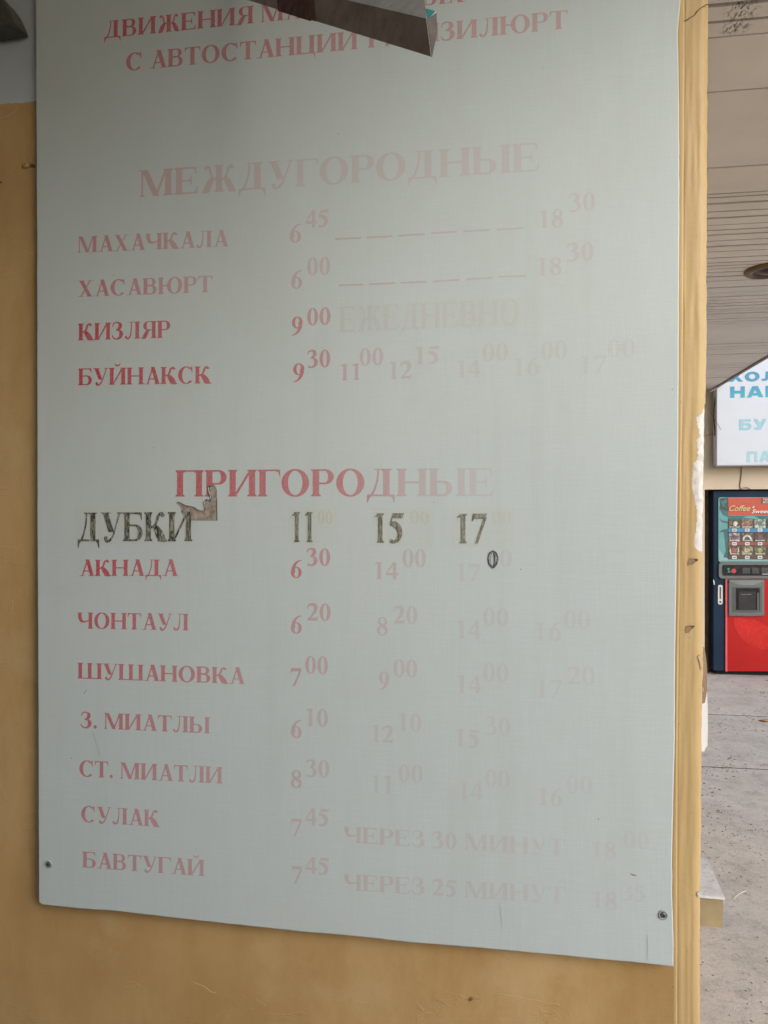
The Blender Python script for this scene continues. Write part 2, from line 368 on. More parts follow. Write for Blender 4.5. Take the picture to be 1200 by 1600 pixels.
# ------------------------------------------------------------------ ground
M_FLOOR = mat_concrete('worn_concrete_paving', (.45, .425, .395), (.58, .55, .515))
M_DARK = simple('dark_void', (.012, .011, .010), .9)
M_JOINT = simple('joint_dirt', (.05, .045, .04), .95)
g = MB().box((-60, -40, -.3), (60, 80, -.006)).obj('ground', M_JOINT); props(g, kind='structure')
pave = empty('pavement', (0, 3, 0), kind='structure')
j1 = at_Z(1150, 1199.5, 0).y; j2 = at_Z(1150, 1117, 0).y
ys = [-14, -9, -5.4, -2.1, 1.2, j1-.0, j2, 9.2]
def slab(x0, x1, y0, y1, gap=.034):
    nx = max(2, int((x1-x0)/.35)); V = []; F = []
    dz = random.uniform(-.0015, .0015)
    MB().box((x0+gap/2, y0+gap/2, -.012), (x1-gap/2, y1-gap/2, dz)).obj('slab', M_FLOOR, pave, bevel=.0015)
for i in range(len(ys)-1):
    xs = [-12, -6.5, -3.2, -.8+.0, 5.4, 9.0, 14]
    for k in range(len(xs)-1): slab(xs[k], xs[k+1], ys[i], ys[i+1])
# grit, bark crumbs and stalks lying about
M_GRIT = simple('dark_grit', (.13, .105, .08), .9, var=.5, scale=60)
b = MB(); rg = random.Random(3)
for i in range(9000):
    y = 1.9+6.0*rg.random()**1.3; x = .42+rg.random()*2.8
    if noise.noise((x*2.3, y*1.6, 4))+.5*noise.noise((x*7, y*7, 1)) < rg.uniform(-.25, .55): continue
    l = rg.uniform(.0014, .0062)*(1+(y > 4)*.9); w = l*rg.uniform(.15, .5); a = rg.uniform(0, math.pi); h = rg.uniform(.0008, .003)
    if rg.random() < .012: l *= 2.4; w *= 1.6
    ca, sa = math.cos(a), math.sin(a)
    P = [(x+ca*u-sa*v, y+sa*u+ca*v) for u, v in ((-l, 0), (-l*.3, -w), (l*.6, -w*.7), (l, 0), (l*.2, w), (-l*.5, w*.8))]
    V = [(p[0], p[1], .002) for p in P]+[((x*.4+p[0]*.6), (y*.4+p[1]*.6), .002+h) for p in P]
    b.add(V, [[6, 7, 8, 9, 10, 11]]+[(k, (k+1) % 6, (k+1) % 6+6, k+6) for k in range(6)])
props(b.obj('ground_litter', M_GRIT), 'dark crumbs and grit strewn over the concrete paving', 'litter', kind='stuff')
p, q = at_Z(1146, 1404, .004), at_Z(1167, 1391.5, .006)
MB().tube([p, p.lerp(q, .35)+Vector((0, .002, .003)), p.lerp(q, .7)+Vector((0, .001, .004)), q], [.0007, .0011, .0011, .0006], 6)
s_ = MB().tube([p, p.lerp(q, .35)+Vector((0, .003, .003)), p.lerp(q, .7)+Vector((0, .001, .004)), q], [.0008, .0014, .0014, .0007], 6).obj('straw', simple('pale_straw', (.72, .66, .52), .7), base=True)
props(s_, 'pale straw stalk lying on the concrete right of the low step', 'straw')
c = at_Z(1196, 1126, .004); V = []
for i in range(10):
    a = i*.628; r_ = .055*(1-.35*abs(math.sin(a))) * (1+.2*math.sin(5*a)); V.append((c.x+r_*math.cos(a), c.y+.8*r_*math.sin(a), .005+.006*math.sin(2*a)))
V.append((c.x, c.y, .016))
lf = mesh_obj('dry_leaf', V, [(i, (i+1) % 10, 10) for i in range(10)], simple('dry_leaf_brown', (.36, .19, .08), .8), base=True, solid=.0008)
props(lf, 'dry orange brown leaf on the paving in front of the drinks machine', 'leaf')

# ------------------------------------------------------------------ near wall with its plastered corner
WY = 1.3
wall = empty('near_wall', (-.6, WY, 0), 'ochre painted wall with a grey upper band, carrying the faded timetable board', 'wall')
XS = at_Y(1064, 800, WY).x
cpx = [(-400, 1112), (-60, 1109), (0, 1108.5), (200, 1107), (320, 1106.5), (480, 1106), (560, 1106), (600, 1105), (640, 1103.5), (700, 1102.5), (760, 1101.5), (860, 1100.5), (900, 1099.5),
       (960, 1099.5), (1000, 1100), (1040, 1100.5), (1100, 1099), (1180, 1098), (1300, 1097.5), (1380, 1096.5), (1402, 1095.6), (1420, 1096.3), (1500, 1095.5), (1600, 1096), (2600, 1096)]
def lerp_tab(tab, v):
    if v <= tab[0][0]: return tab[0][1]
    for (a, x), (c, y) in zip(tab, tab[1:]):
        if v <= c: return x+(y-x)*(v-a)/(c-a)
    return tab[-1][1]
def corner_x(z):
    py = HY-(z-EYE)/1.232*FPX
    return at_Y(lerp_tab(cpx, py), 800, WY).x + .0011*noise.noise((3.1, 0, z*38)) + .0007*noise.noise((9.1, 2, z*120))
M_WALL = mat_wall(); M_CORNER = mat_corner(); M_PLASTER = mat_plaster()
# the flat of the wall
V = []; F = []
nx, nz = 60, 70
for k in range(nz+1):
    for i in range(nx+1):
        x = -3.4+(XS+.004+3.4)*i/nx; z = 2.795*k/nz
        V.append((x, WY+.0012*noise.noise((x*3, 1, z*3)), z))
n0 = len(V)
for k in range(nz):
    for i in range(nx): a = k*(nx+1)+i; F.append((a, a+1, a+nx+2, a+nx+1))
mesh_obj('wall_face', V, F, M_WALL, wall, smooth=True)
# corner: a built-up plaster bead with a rounded nose
def strip_pt(u, z):     # u 0..1 across the profile
    X = corner_x(z); Yp = WY-.007; r_ = .017
    q = HY-(z-EYE)/1.232*FPX
    x0 = at_Y(lerp_tab([(0, 1060), (50, 1058.5), (160, 1060), (500, 1059.5), (780, 1057.6), (950, 1055), (1040, 1053.5), (1240, 1051.5), (1340, 1049), (1500, 1050), (1600, 1050)], q), 800, WY).x
    xg = at_Y(lerp_tab([(0, 1067.5), (200, 1066.5), (600, 1064.5), (800, 1062), (1000, 1058.5), (1200, 1056.4), (1500, 1056), (1600, 1056)], q), 800, WY).x+.0006*noise.noise((0, 0, z*9))
    prof = [(x0-.13+.03*noise.noise((0, 5, z*4)), WY+.0016), (x0-.07+.01*noise.noise((0, 5, z*6)), WY-.0014), (x0-.02, WY-.0050), (x0+.001, Yp-.0002), (xg-.0022, Yp-.0009), (xg-.0006, Yp-.0004), (xg+.0006, Yp+.0011), (xg+.0022, Yp)]
    x0 = xg+.0022-.0058
    xe = X-r_
    prof += [(x0+.0058+(xe-x0-.0058)*i/22, Yp+.0008*noise.noise((i*.13, z*9, 4))) for i in range(1, 23)]
    prof += [(xe+r_*math.sin(R(a)), Yp+r_*(1-math.cos(R(a)))) for a in range(6, 91, 6)]
    prof += [(X+.0003, Yp+.03), (X+.0003, Yp+.08), (X, Yp+.4), (X, 4.2)]
    return prof
zs = []; z = 0.0
while z < 2.795:
    zs.append(z); z += .0022 if 1.42 < z < 1.75 else (.005 if .7 < z < 2.5 else .03)
zs.append(2.795)
rows = [strip_pt(0, z) for z in zs]; NU = len(rows[0])
bare = [(632, 1102), (645, 1097), (652, 1088), (666, 1091), (682, 1094), (688, 1088), (700, 1089.5), (712, 1091), (725, 1084), (735, 1082.5), (757, 1081), (775, 1084), (790, 1088), (806, 1089.5), (820, 1088), (840, 1086), (851, 1085), (858, 1089), (863, 1097)]
def is_bare(p):
    if p[1] > WY+.05: return False
    d = p[1]*math.cos(TH)-p[0]*math.sin(TH); px = 600+FPX*(p[0]*math.cos(TH)+p[1]*math.sin(TH))/d; py = HY-(p[2]-EYE)/d*FPX
    lim = lerp_tab(bare, py)+1.6*noise.noise((p[0]*200, 0, p[2]*160))
    if 632 < py < 863 and px > lim: return True
    return False
VV = [Vector((x, y, z)) for row, z in zip(rows, zs) for x, y in row]
FA, FB, FC = [], [], []
for k in range(len(zs)-1):
    for i in range(NU-1):
        a = k*NU+i; f = (a, a+1, a+NU+1, a+NU); c = (VV[a]+VV[a+NU+1])/2
        (FC if i < 3 else FB if is_bare(c) else FA).append(f)
def sub_mesh(F, off=0):
    idx = {}; V = []; G = []
    for f in F:
        g = []
        for i in f:
            if i not in idx: idx[i] = len(V); V.append(VV[i]+Vector((-off*.6, off, 0))+(Vector((0, .0012*noise.noise(VV[i]*70), 0)) if off else Vector()))
            g.append(idx[i])
        G.append(g)
    return V, G
V, F = sub_mesh(FA); mesh_obj('corner_bead', V, F, M_CORNER, wall, smooth=True)
V, F = sub_mesh(FC); mesh_obj('skim_coat', V, F, M_WALL, wall, smooth=True)
V, F = sub_mesh(FB, .0011); o = mesh_obj('bare_plaster', V, F, M_PLASTER, wall, smooth=True); o['label'] = 'flaked pale plaster patch along the wall corner'
MB().box((-3.4, WY+.01, 0), (XS-.01, WY+.4, 2.79)).obj('wall_core', M_WALL, wall)
MB().box((-3.4, WY+.4, 0), (XS-.01, 4.2, 2.79)).obj('wall_block', M_WALL, wall)
M_BLOCKER = simple('light_blocker_grey', (.36, .36, .35), .8)  # neutral grey for the added, unseen light blockers below
BACKX = 1.45
MB().box((-1.55, -2.4, 0), (-1.30, WY-.003, 2.79)).obj('side_light_blocker', M_BLOCKER, wall)  # unseen wall added on the left to darken that side of the board
MB().box((-1.298, -2.4, 0), (BACKX, -1.2, 2.79)).obj('rear_light_blocker', M_BLOCKER, wall)  # unseen block added behind the camera, keeps light off the board's left
MB().box((BACKX+.002, -2.3, 0), (2.3, -1.25, 1.75)).obj('low_light_blocker', M_BLOCKER, wall)  # lower unseen block, added to shade the foot of the board
# chips, dents, cracks
M_CHIP = simple('worn_brown_paint', (.33, .225, .12), .8, var=.3, scale=80)
def flat(name, pts, mat, parent, Y, t=.0006, **k):
    P = [at_Y(x, y, Y) for x, y in pts]
    o = MB().prism(P[::-1] if k.pop('flip', False) else P, (0, t, 0)).obj(name, mat, parent, **k); return o
CY = WY-.0078
for pts in (((1077, 872), (1083, 872.5), (1090, 873), (1090.5, 876), (1086, 879), (1082, 882), (1074, 884), (1075, 878)),
            ((1072, 978), (1080, 977), (1086, 978), (1083, 982), (1079, 985), (1076, 989), (1071, 989), (1071, 983))):
    flat('dent', pts, M_CHIP, wall, CY, .0005)
M_CHIPD = simple('deep_dent', (.12, .085, .05), .9)
flat('dent', ((1084, 873.2), (1090.5, 873), (1090.5, 876), (1088, 877.5), (1086, 875.5)), M_CHIPD, wall, CY-.0004, .0004)
flat('dent', ((1079, 978), (1086, 977.6), (1083, 981), (1080, 980)), M_CHIPD, wall, CY-.0004, .0004)
flat('chip', ((1089.5, 1396), (1092, 1393.5), (1096, 1393), (1096.5, 1401), (1092, 1402), (1090, 1400)), M_PLASTER, wall, CY, .001)
flat('chip', ((1090, 1026), (1096, 1022), (1096.5, 1036), (1099, 1046), (1097, 1047), (1093.5, 1035)), simple('raw_ochre_plaster', (.72, .56, .34), .8), wall, CY, .0012)
flat('chip', ((1097, 1073), (1099, 1075), (1100, 1081), (1098.5, 1080)), simple('raw_ochre_plaster_small', (.74, .60, .40), .8), wall, CY, .0012)
def ribbon(name, pts, w, mat, parent, Y, wt=None):
    P = [at_Y(x, y, Y) for x, y in pts]; V = []; F = []
    for i, p in enumerate(P):
        t = P[min(i+1, len(P)-1)]-P[max(i-1, 0)]; n = Vector((-t.z, 0, t.x)).normalized(); ww = w*(wt[i] if wt else 1)/2
        V += [p+n*ww, p-n*ww, p+n*ww+Vector((0, .0005, 0)), p-n*ww+Vector((0, .0005, 0))]
    for i in range(len(P)-1):
        a = i*4; b_ = a+4; F += [(a, a+1, b_+1, b_), (a, b_, b_+2, a+2), (a+1, a+3, b_+3, b_+1)]
    return mesh_obj(name, V, F, mat, parent)
M_CRACK = simple('crack_shadow', (.17, .115, .06), .95)
ribbon('crack', [(1068, 33), (1074, 31), (1079, 27), (1085, 24), (1088, 19), (1092, 15), (1097, 11), (1102, 8), (1107, 6)], .0016, M_CRACK, wall, CY, [.5, 1.4, 1, .8, 1.6, 1, .7, 1, .6])
# skim-coat edges below the board
M_SKIM = simple('skim_edge', (.60, .45, .25), .6)
ribbon('crack', [(1040, 1512), (1043, 1528), (1049, 1545), (1054, 1560), (1060, 1573), (1068, 1583)], .0022, simple('skim_edge_brown', (.40, .27, .15), .7), wall, WY-.0012, [.4, 1, 1, 1, .9, .4])
ribbon('crack', [(302, 1535), (318, 1541), (330, 1550), (338, 1552)], .0016, M_SKIM, wall, WY-.001, [.3, 1, 1, .2])
flat('chip', ((733, 1561), (737, 1559), (739, 1561), (737, 1564), (733, 1564)), M_CRACK, wall, WY-.0015, .001)
# old screws in the wall
M_RUST = simple('rusty_screw', (.16, .085, .045), .7, metal=.3, var=.4, scale=200)
def screw(name, px, py, Y, r_, mat, parent):
    c = at_Y(px, py, Y); b = MB().lathe(c, (0, -1, 0), [(r_, 0), (r_, .0015), (r_*.8, .0035), (r_*.35, .0042), (r_*.3, .0025), (.0001, .0022)], 20)
    return b.obj(name, mat, parent, smooth=False)
screw('wall_plug', 40.5, 258, WY-.0008, .0058, simple('painted_plug', (.45, .30, .14), .6), wall)
flat('dent', ((46, 257), (50, 256.5), (54, 258), (53, 261), (47, 260.5)), M_CHIPD, wall, WY-.002, .0012)
flat('dent', ((0, 283), (2, 283), (2.5, 285.5), (0, 286)), M_CHIPD, wall, WY-.002, .0012)
ribbon('scratch', [(0, 186), (10, 182), (20, 176), (30, 167)], .0011, simple('pale_scratch', (.62, .50, .30), .7), wall, WY-.0018, [1, .8, 1, .3])
# flake of paint bulging off the corner and a strip of paper behind it
def curl(name, pts, mat, Y, t, parent=None, d=.0):
    P = [at_Y(x, y, Y) for x, y in pts]; return MB().prism(P, (0, t, 0)).obj(name, mat, parent)
curl('paint_flake', [(1096.5, 1008), (1096.5, 1100), (1101.5, 1098), (1104.6, 1080), (1104.9, 1045), (1103.3, 1028), (1100.8, 1012)], simple('flake_underside', (.36, .26, .17), .8), WY+.012, .0015, wall)
pp = curl('paper_scrap', [(1096, 1082), (1096, 1174), (1100.7, 1174.5), (1101.8, 1170), (1105.6, 1165), (1105.4, 1160), (1106.1, 1140), (1105.6, 1098), (1104.6, 1080), (1103.6, 1085), (1101.5, 1097)], simple('white_paper', (.88, .90, .93), .8, var=.03), WY+.03, .0006)
props(pp, 'narrow scrap of white paper poking out behind the ochre wall corner', 'paper')

# low step beside the wall
M_STEP = mat_concrete('step_top', (.52, .54, .56), (.70, .72, .74)); M_STEPF = simple('step_ochre_face', (.30, .245, .145), .85, var=.25, scale=7, bump=.3)
hz = .118; A = at_Z(1129.5, 1450, 0); Bk = at_Z(1104, 1342, hz)
T = Vector((A.x, A.y, 0)); Tb = Vector((Bk.x, Bk.y, 0))
lx = .372
st = empty('low_step', (.55, A.y+.1, 0), 'low concrete step with a dirty ochre front standing against the wall side', 'step')
fa = [Vector((lx, A.y+.02, 0)), Vector((A.x, A.y, 0)), Vector((A.x, A.y, hz-.008)), Vector((lx, A.y+.02, hz-.008))]
V = [(lx, A.y+.02, 0), (A.x, A.y, 0), (Tb.x, Tb.y, 0), (lx, Tb.y+.3, 0)]
b = MB(); b.add([v for v in V]+[(v[0], v[1], hz-.011) for v in V], [(0, 1, 5, 4), (1, 2, 6, 5), (2, 3, 7, 6), (3, 0, 4, 7), (3, 2, 1, 0), (4, 5, 6, 7)]); b.obj('riser', M_STEPF, st)
V2 = [(lx-.0, A.y+.012, hz-.01), (A.x+.004, A.y-.008, hz-.01), (Tb.x+.004, Tb.y, hz-.01), (lx, Tb.y+.3, hz-.01)]
b = MB(); b.add(V2+[(v[0], v[1], hz) for v in V2], [(0, 1, 5, 4), (1, 2, 6, 5), (2, 3, 7, 6), (3, 0, 4, 7), (3, 2, 1, 0), (4, 5, 6, 7)]); b.obj('tread', M_STEP, st)

# ------------------------------------------------------------------ canopy ceiling
CZ = 2.8; CYB = .6  # canopy's unseen back edge, cut to let light reach the board
M_PANEL = simple('ceiling_panel', (.82, .79, .74), .75, var=.07, scale=2.5, spec=.25)
def mat_stained():
    m = NT('stained_ceiling_panel'); c = m.ramp(m.noise(2.5, detail=5), [(.3, (.78, .75, .70)), (.7, (.85, .82, .77))])
    tot = None
    for (x, y) in ((1155, 14), (1150, 43), (1162, 20)):
        p = at_Z(x, y, CZ); vm = m.n('ShaderNodeVectorMath', operation='DISTANCE'); g_ = m.n('ShaderNodeNewGeometry'); m.L(g_.outputs['Position'], vm.inputs[0]); vm.inputs[1].default_value = p
        k = m.ramp(vm.outputs['Value'], [(.012, 1.0), (.045, 0.0)]); tot = k if tot is None else m.math('MAXIMUM', tot, k)
    s_ = m.ramp(m.noise(60, m.pos((1.6, .8, 1)), 5, .6, 1.0), [(.5, 0.0), (.58, 1.0)])
    m.col(m.mix(m.math('MULTIPLY', tot, s_, True), c, (.10, .075, .05))).rough(.75); return m.m
M_STAIN = mat_stained()
XE = at_Z(1150, 585, CZ).x
canopy = empty('canopy_ceiling', (0, 3.5, CZ), 'grey brown slatted soffit of the canopy over the walkway', 'ceiling')
lines = [-60, 2.6, 30, 55.6, 140.6, 206, 260, 300, 306, 315.6, 328, 338, 349, 357.6, 365, 374.4, 383, 391, 401, 408.6, 413.5, 418, 424, 430.6, 437.4, 447.6, 455.6, 462.4, 468, 473, 477, 482, 485, 489, 492, 497, 501, 504.5, 532]
Ys = [at_Z(1155, y, CZ).y for y in lines]
thick = {2: .010, 7: .012, 9: .008}
gaps = {}
y = Ys[-1]; k = 0
while y < 7.55:
    y += .088; Ys.append(min(y, 7.6))
Ys = [.61, .9, 1.25]+[v for v in Ys if v > 1.3]
for i in range(len(Ys)-1):
    y0, y1 = Ys[i], Ys[i+1]; w = y1-y0
    if w < .012: continue
    wide = w > .15
    gp = .0045 if wide else .0135
    if y1 > 4.9 and not wide: gp = .011
    if i+1 < len(Ys) and any(abs(y0-at_Z(1155, q, CZ).y) < .004 for q in (30, 300)): gp = .012
    z0 = CZ+random.uniform(-.0015, .002)
    mt = M_STAIN if y0 < at_Z(1155, 50, CZ).y and y1 > at_Z(1155, 6, CZ).y else M_PANEL
    o = MB().box((-1.85, y0+gp, z0), (XE-.006, y1, z0+.012)).obj('ceiling_panel' if wide else 'ceiling_slat', mt, canopy, bevel=.0015 if not wide else .001)
MB().box((-1.85, CYB, CZ+.03), (XE, 7.6, CZ+.30)).obj('deck', simple('dark_deck', (.035, .024, .016), .9), canopy)
MB().box((XE-.004, CYB, CZ-.012), (XE+.02, 7.6, CZ+.31)).obj('edge_trim', simple('edge_trim_brown', (.20, .17, .14), .6), canopy)
MB().box((-1.55, -2.4, 2.795), (.55, CYB-.002, 3.0)).obj('overhead_light_blocker', simple('overhead_blocker_grey', (.35, .33, .30), .8), canopy)  # unseen slab added overhead to hold light off the left side
# recessed light
lc = at_Z(1201, 421, CZ)
rl = empty('recessed_light', (lc.x, lc.y, CZ-.01), 'round brown recessed ceiling light, unlit, set in the slatted canopy ceiling', 'light')
MB().lathe((lc.x, lc.y, CZ-.004), (0, 0, -1), [(.115, -.004), (.117, .004), (.108, .013), (.092, .016), (.078, .012), (.072, 0), (.07, -.004)], 40).obj('trim_ring', simple('brown_ring', (.13, .075, .04), .35, var=.2), rl, smooth=True)
MB().lathe((lc.x, lc.y, CZ-.006), (0, 0, -1), [(.072, .006), (.06, 0.003), (.045, .006), (.04, .012), (.0005, .014)], 32).obj('dead_lamp', simple('dark_lamp_cup', (.035, .02, .012), .4), rl, smooth=True)

# ------------------------------------------------------------------ far shop wall
FY = 7.60
M_SHOP = simple('cream_wall', (.56, .475, .365), .8, var=.07, scale=1.5, bump=.3)
shop = empty('shop_wall', (2.5, FY, 0), 'cream painted shop wall above the drinks machine with a recess below', 'wall')
zt = at_Y(1150, 764.5, FY).z; xn = at_Y(1101, 900, FY).x
MB().box((-3.4, FY, 0), (xn, FY+.25, 5.2)).obj('wall_pier', M_SHOP, shop)
MB().box((xn, FY, zt), (5.6, FY+.25, 5.2)).obj('lintel', M_SHOP, shop)
MB().box((xn+1.35, FY, 0), (5.6, FY+.25, zt)).obj('wall_pier', M_SHOP, shop)
MB().box((xn, FY+1.2, 0), (xn+1.35, FY+1.3, zt)).obj('recess_back', M_DARK, shop)
M_NBR = simple('brown_board', (.10, .07, .045), .8)
MB().box((xn-.02, FY+.252, 0), (xn, FY+1.2, zt)).obj('recess_side', M_NBR, shop)
MB().box((xn, FY+.25, zt), (xn+1.35, FY+1.2, zt+.05)).obj('recess_top', M_NBR, shop)
xb = at_Y(1110.5, 900, FY+.2).x
MB().box((xn+.002, FY+.20, .0), (xb, FY+.23, zt-.002)).obj('filler_board', simple('brown_filler_board', (.12, .075, .04), .7, var=.3), shop)

# ------------------------------------------------------------------ drinks machine
MY = FY+.045
M_NAVY = simple('navy_enamel', (.009, .026, .055), .5, var=.2, scale=3, spec=.15)
M_REDG = NT('glossy_red_panel'); _c = M_REDG.ramp(M_REDG.noise(3, detail=4), [(.3, (.36, .010, .010)), (.7, (.44, .016, .014))])
_c = M_REDG.mix(M_REDG.ramp(M_REDG.noise(11, M_REDG.pos((1, 1, 1.5)), 7, .7), [(.5, 0.0), (.8, .35)]), _c, (.20, .012, .012)); M_REDG.col(_c).rough(.22); M_REDG.b.inputs['Coat Weight'].default_value = .15; M_REDG.b.inputs['Specular IOR Level'].default_value = .25; M_REDG.b.inputs['Coat Roughness'].default_value = .08; M_REDG = M_REDG.m
M_BEZEL = simple('grey_plastic', (.11, .125, .13), .4, var=.08); M_BLK = simple('black_glass', (.012, .014, .016), .12)
x0 = at_Y(1114.5, 900, MY).x; x1 = x0+1.06; ztop = at_Y(1150, 766.5, MY).z; zbot = at_Y(1150, 1049, MY).z
mach = empty('drinks_machine', ((x0+x1)/2, MY+.4, 0), 'red and navy hot drinks vending machine with rows of picture buttons', 'vending machine')
MB().box((x0, MY, zbot), (x1, MY+.7, ztop)).obj('cabinet', M_NAVY, mach, bevel=.006)
MB().box((x0+.04, MY+.05, 0), (x1-.04, MY+.66, zbot)).obj('base', M_DARK, mach)  # near-black block standing in for the shadow gap under the cabinet
def mf(name, pts, mat, lift, parent=mach, t=.003, bevel=0): return flat(name, pts, mat, parent, MY-lift, t, bevel=bevel)
def rect(a, b, c, d): return ((a, b), (a, d), (c, d), (c, b))     # left, top, right, bottom
def rrect(l, t, r_, b_, rad, n=5):
    o = []
    for cx, cy, a0 in ((l+rad, t+rad, 90), (l+rad, b_-rad, 180), (r_-rad, b_-rad, 270), (r_-rad, t+rad, 0)):
        o += [(cx+rad*math.cos(R(a0+90*i/n)), cy-rad*math.sin(R(a0+90*i/n))) for i in range(n+1)]
    return o
RX = 600+FPX*((x1)*math.cos(TH)+MY*math.sin(TH))/(MY*math.cos(TH)-x1*math.sin(TH))-9     # right side of the machine in the same units
M_TEAL = simple('teal_print', (.10, .30, .31), .35, var=.12, scale=5); M_TEAL2 = simple('dark_teal_print', (.022, .12, .13), .35, var=.25, scale=9)
M_TEAL3 = simple('pale_teal_print', (.22, .42, .42), .35); M_NEARB = simple('blackish_print', (.02, .05, .05), .35, var=.4, scale=25)
disp = mf('display_panel', rrect(1122.5, 777, RX, 878, 3), M_TEAL, .006, t=.006)
def df(name, pts, mat, lift): return mf(name, pts, mat, .006+lift, disp, .0015)
df('printed_figure', ((1124, 779), (1138, 777.6), (1138, 806), (1133, 800), (1124, 796), (1125, 788)), M_NEARB, .001)
df('printed_figure', ((1125, 781), (1130, 783), (1134, 779.5), (1137, 784), (1132, 788), (1135, 792), (1129, 791), (1127, 787)), M_TEAL2, .0028)
df('printed_figure', ((1124, 795), (1138, 799), (1138, 808), (1130, 805)), M_TEAL2, .0016)
df('printed_figure', ((1123.5, 810), (1129, 813.5), (1138, 815), (1138, 833), (1133.5, 833), (1129, 831), (1123.5, 832), (1128, 828), (1137, 826), (1137, 818), (1128, 816)), M_TEAL2, .0012)
df('printed_figure', ((1131, 832), (1138, 832), (1138, 872), (1130, 871), (1134, 862), (1133, 848)), M_TEAL2, .0010)
df('printed_figure', ((1123.5, 858), (1129, 866), (1140, 875), (1160, 874), (1190, 875), (RX-4, 876), (1123.5, 876.5)), M_TEAL3, .0008)
df('printed_figure', ((1138, 806), (RX-2, 806), (RX-2, 811.5), (1138, 811.5)), M_TEAL2, .0020)
df('printed_figure', ((1160, 809.5), (1166, 806.5), (1176, 805.6), (1183, 808), (1187, 811)), M_TEAL, .0033)
df('header_print', rect(1138, 777.8, RX-2, 805), simple('orange_red_print', (.46, .062, .035), .4, var=.08), .0024)
df('card_backing', rect(1137.6, 811.5, RX-3, 873.8), simple('card_backing_brown', (.06, .045, .04), .5, var=.3, scale=20), .0026)
for (a, b_, cname, c) in ((825.6, 831.2, 'blue_rail', (.03, .21, .38)), (846.6, 851.8, 'brick_red_rail', (.26, .06, .045)), (867.8, 872.6, 'brown_rail', (.10, .05, .035))):
    df('rail', rect(1138, a, RX-3, b_), simple(cname, c, .35, var=.2, scale=14), .0045)
M_TAG = simple('tag_white', (.58, .61, .62), .5); M_TAGD = simple('tag_ink', (.05, .04, .04), .5)
cardc = [[(.12, .10, .08), (.33, .20, .15), (.36, .47, .45)], [(.36, .33, .36), (.14, .13, .12), (.085, .06, .065)], [(.16, .13, .08), (.26, .24, .14), (.16, .15, .11)]]
blob = [[(.72, .70, .62), (.45, .28, .20), (.20, .22, .20)], [(.20, .12, .16), (.74, .73, .68), (.20, .09, .10)], [(.42, .10, .08), (.55, .48, .30), (.42, .50, .13)]]
M_CARDT = simple('card_text', (.62, .60, .55), .5)
for r_ in range(3):
    for c_ in range(5):
        L = 1139+c_*20.0; T_ = (811.5, 832.5, 853.5)[r_]; B_ = T_+13.8; Rr = L+17.2
        if Rr > RX-3: break
        k = c_ if c_ < 3 else (c_+r_) % 3
        cm = NT('picture_card'); base = cardc[r_][k]
        cm.col(cm.mix(cm.ramp(cm.noise(42, detail=6, rough=.7), [(.45, 0.0), (.6, 1.0)]), tuple(x*.3 for x in base), tuple(min(1, x*1.25) for x in base))).rough(.35)
        card = df('picture_card', rect(L, T_, Rr, B_), cm.m, .0048)
        bm_ = simple('picture_cup', tuple(x*.7 for x in blob[r_][k]), .4, var=.6, scale=45)
        cx, cy = L+8.6+(1.6 if (r_, k) == (0, 0) else 0), T_+6.6
        if (r_, k) == (1, 1):      # white saucer ring with a dark cup
            pts = [(cx-7+0*i, cy) for i in range(0)]
            P1 = [(cx+7.2*math.cos(R(a)), cy+4-7.5*math.sin(R(a))) for a in range(0, 181, 15)]
            P2 = [(cx+4.4*math.cos(R(a)), cy+4-4.4*math.sin(R(a))) for a in range(180, -1, -15)]
            for i in range(len(P1)-1):
                df('picture_part', (P1[i], P1[i+1], P2[-2-i], P2[-1-i]), bm_, .0066) if False else None
            b_ = MB()
            A1 = [at_Y(x, y, MY-.0128) for x, y in P1]; A2 = [at_Y(x, y, MY-.0128) for x, y in P2[::-1]]
            b_.add(A1+A2, [(i, i+1, i+1+len(A1), i+len(A1)) for i in range(len(A1)-1)]); WLOC[card.name] = WLOC[card.name]
            mesh_obj('printed_saucer', b_.V, b_.F, bm_, disp, solid=.001)
        else:
            rr = ((4.2, 3.6) if r_ else (3.4, 4.0))
            mf('printed_cup', [(cx+rr[0]*math.cos(R(a)), cy-rr[1]*math.sin(R(a))) for a in range(0, 360, 24)], bm_, .0128, disp, .001)
            if k == 0 and r_ == 2:
                mf('printed_cup', [(cx+q*math.cos(R(a)), cy+1-q*math.sin(R(a))) for q, a in [(7.6, 150), (7.6, 180), (7.2, 215), (6, 215), (6, 180), (6.2, 150)]], M_TAG, .0128, disp, .001)
                mf('printed_cup', [(cx+q*math.cos(R(a)), cy-q*math.sin(R(a))) for q, a in [(6.2, 40), (5.8, 0), (5.6, -30), (7.0, -30), (7.4, 0), (7.6, 40)]], M_TAG, .0128, disp, .001)
        for q in range(4):
            x_ = L+1+q*3.9+random.random(); mf('card_lettering', rect(x_, B_-2.4, x_+2.6+random.random(), B_-1.3), M_CARDT, .0129, disp, .001)
        tl = (825.7, 847.2, 868.4)[r_]
        tg = mf('price_tag', rrect(L+5, tl, L+12.2, tl+4.9, .8, 3), M_TAG, .0135, disp, .002)
        mf('tag_slot', rect(L+6.6, tl+1.8, L+10.6, tl+3.1), M_TAGD, .0148, disp, .001)
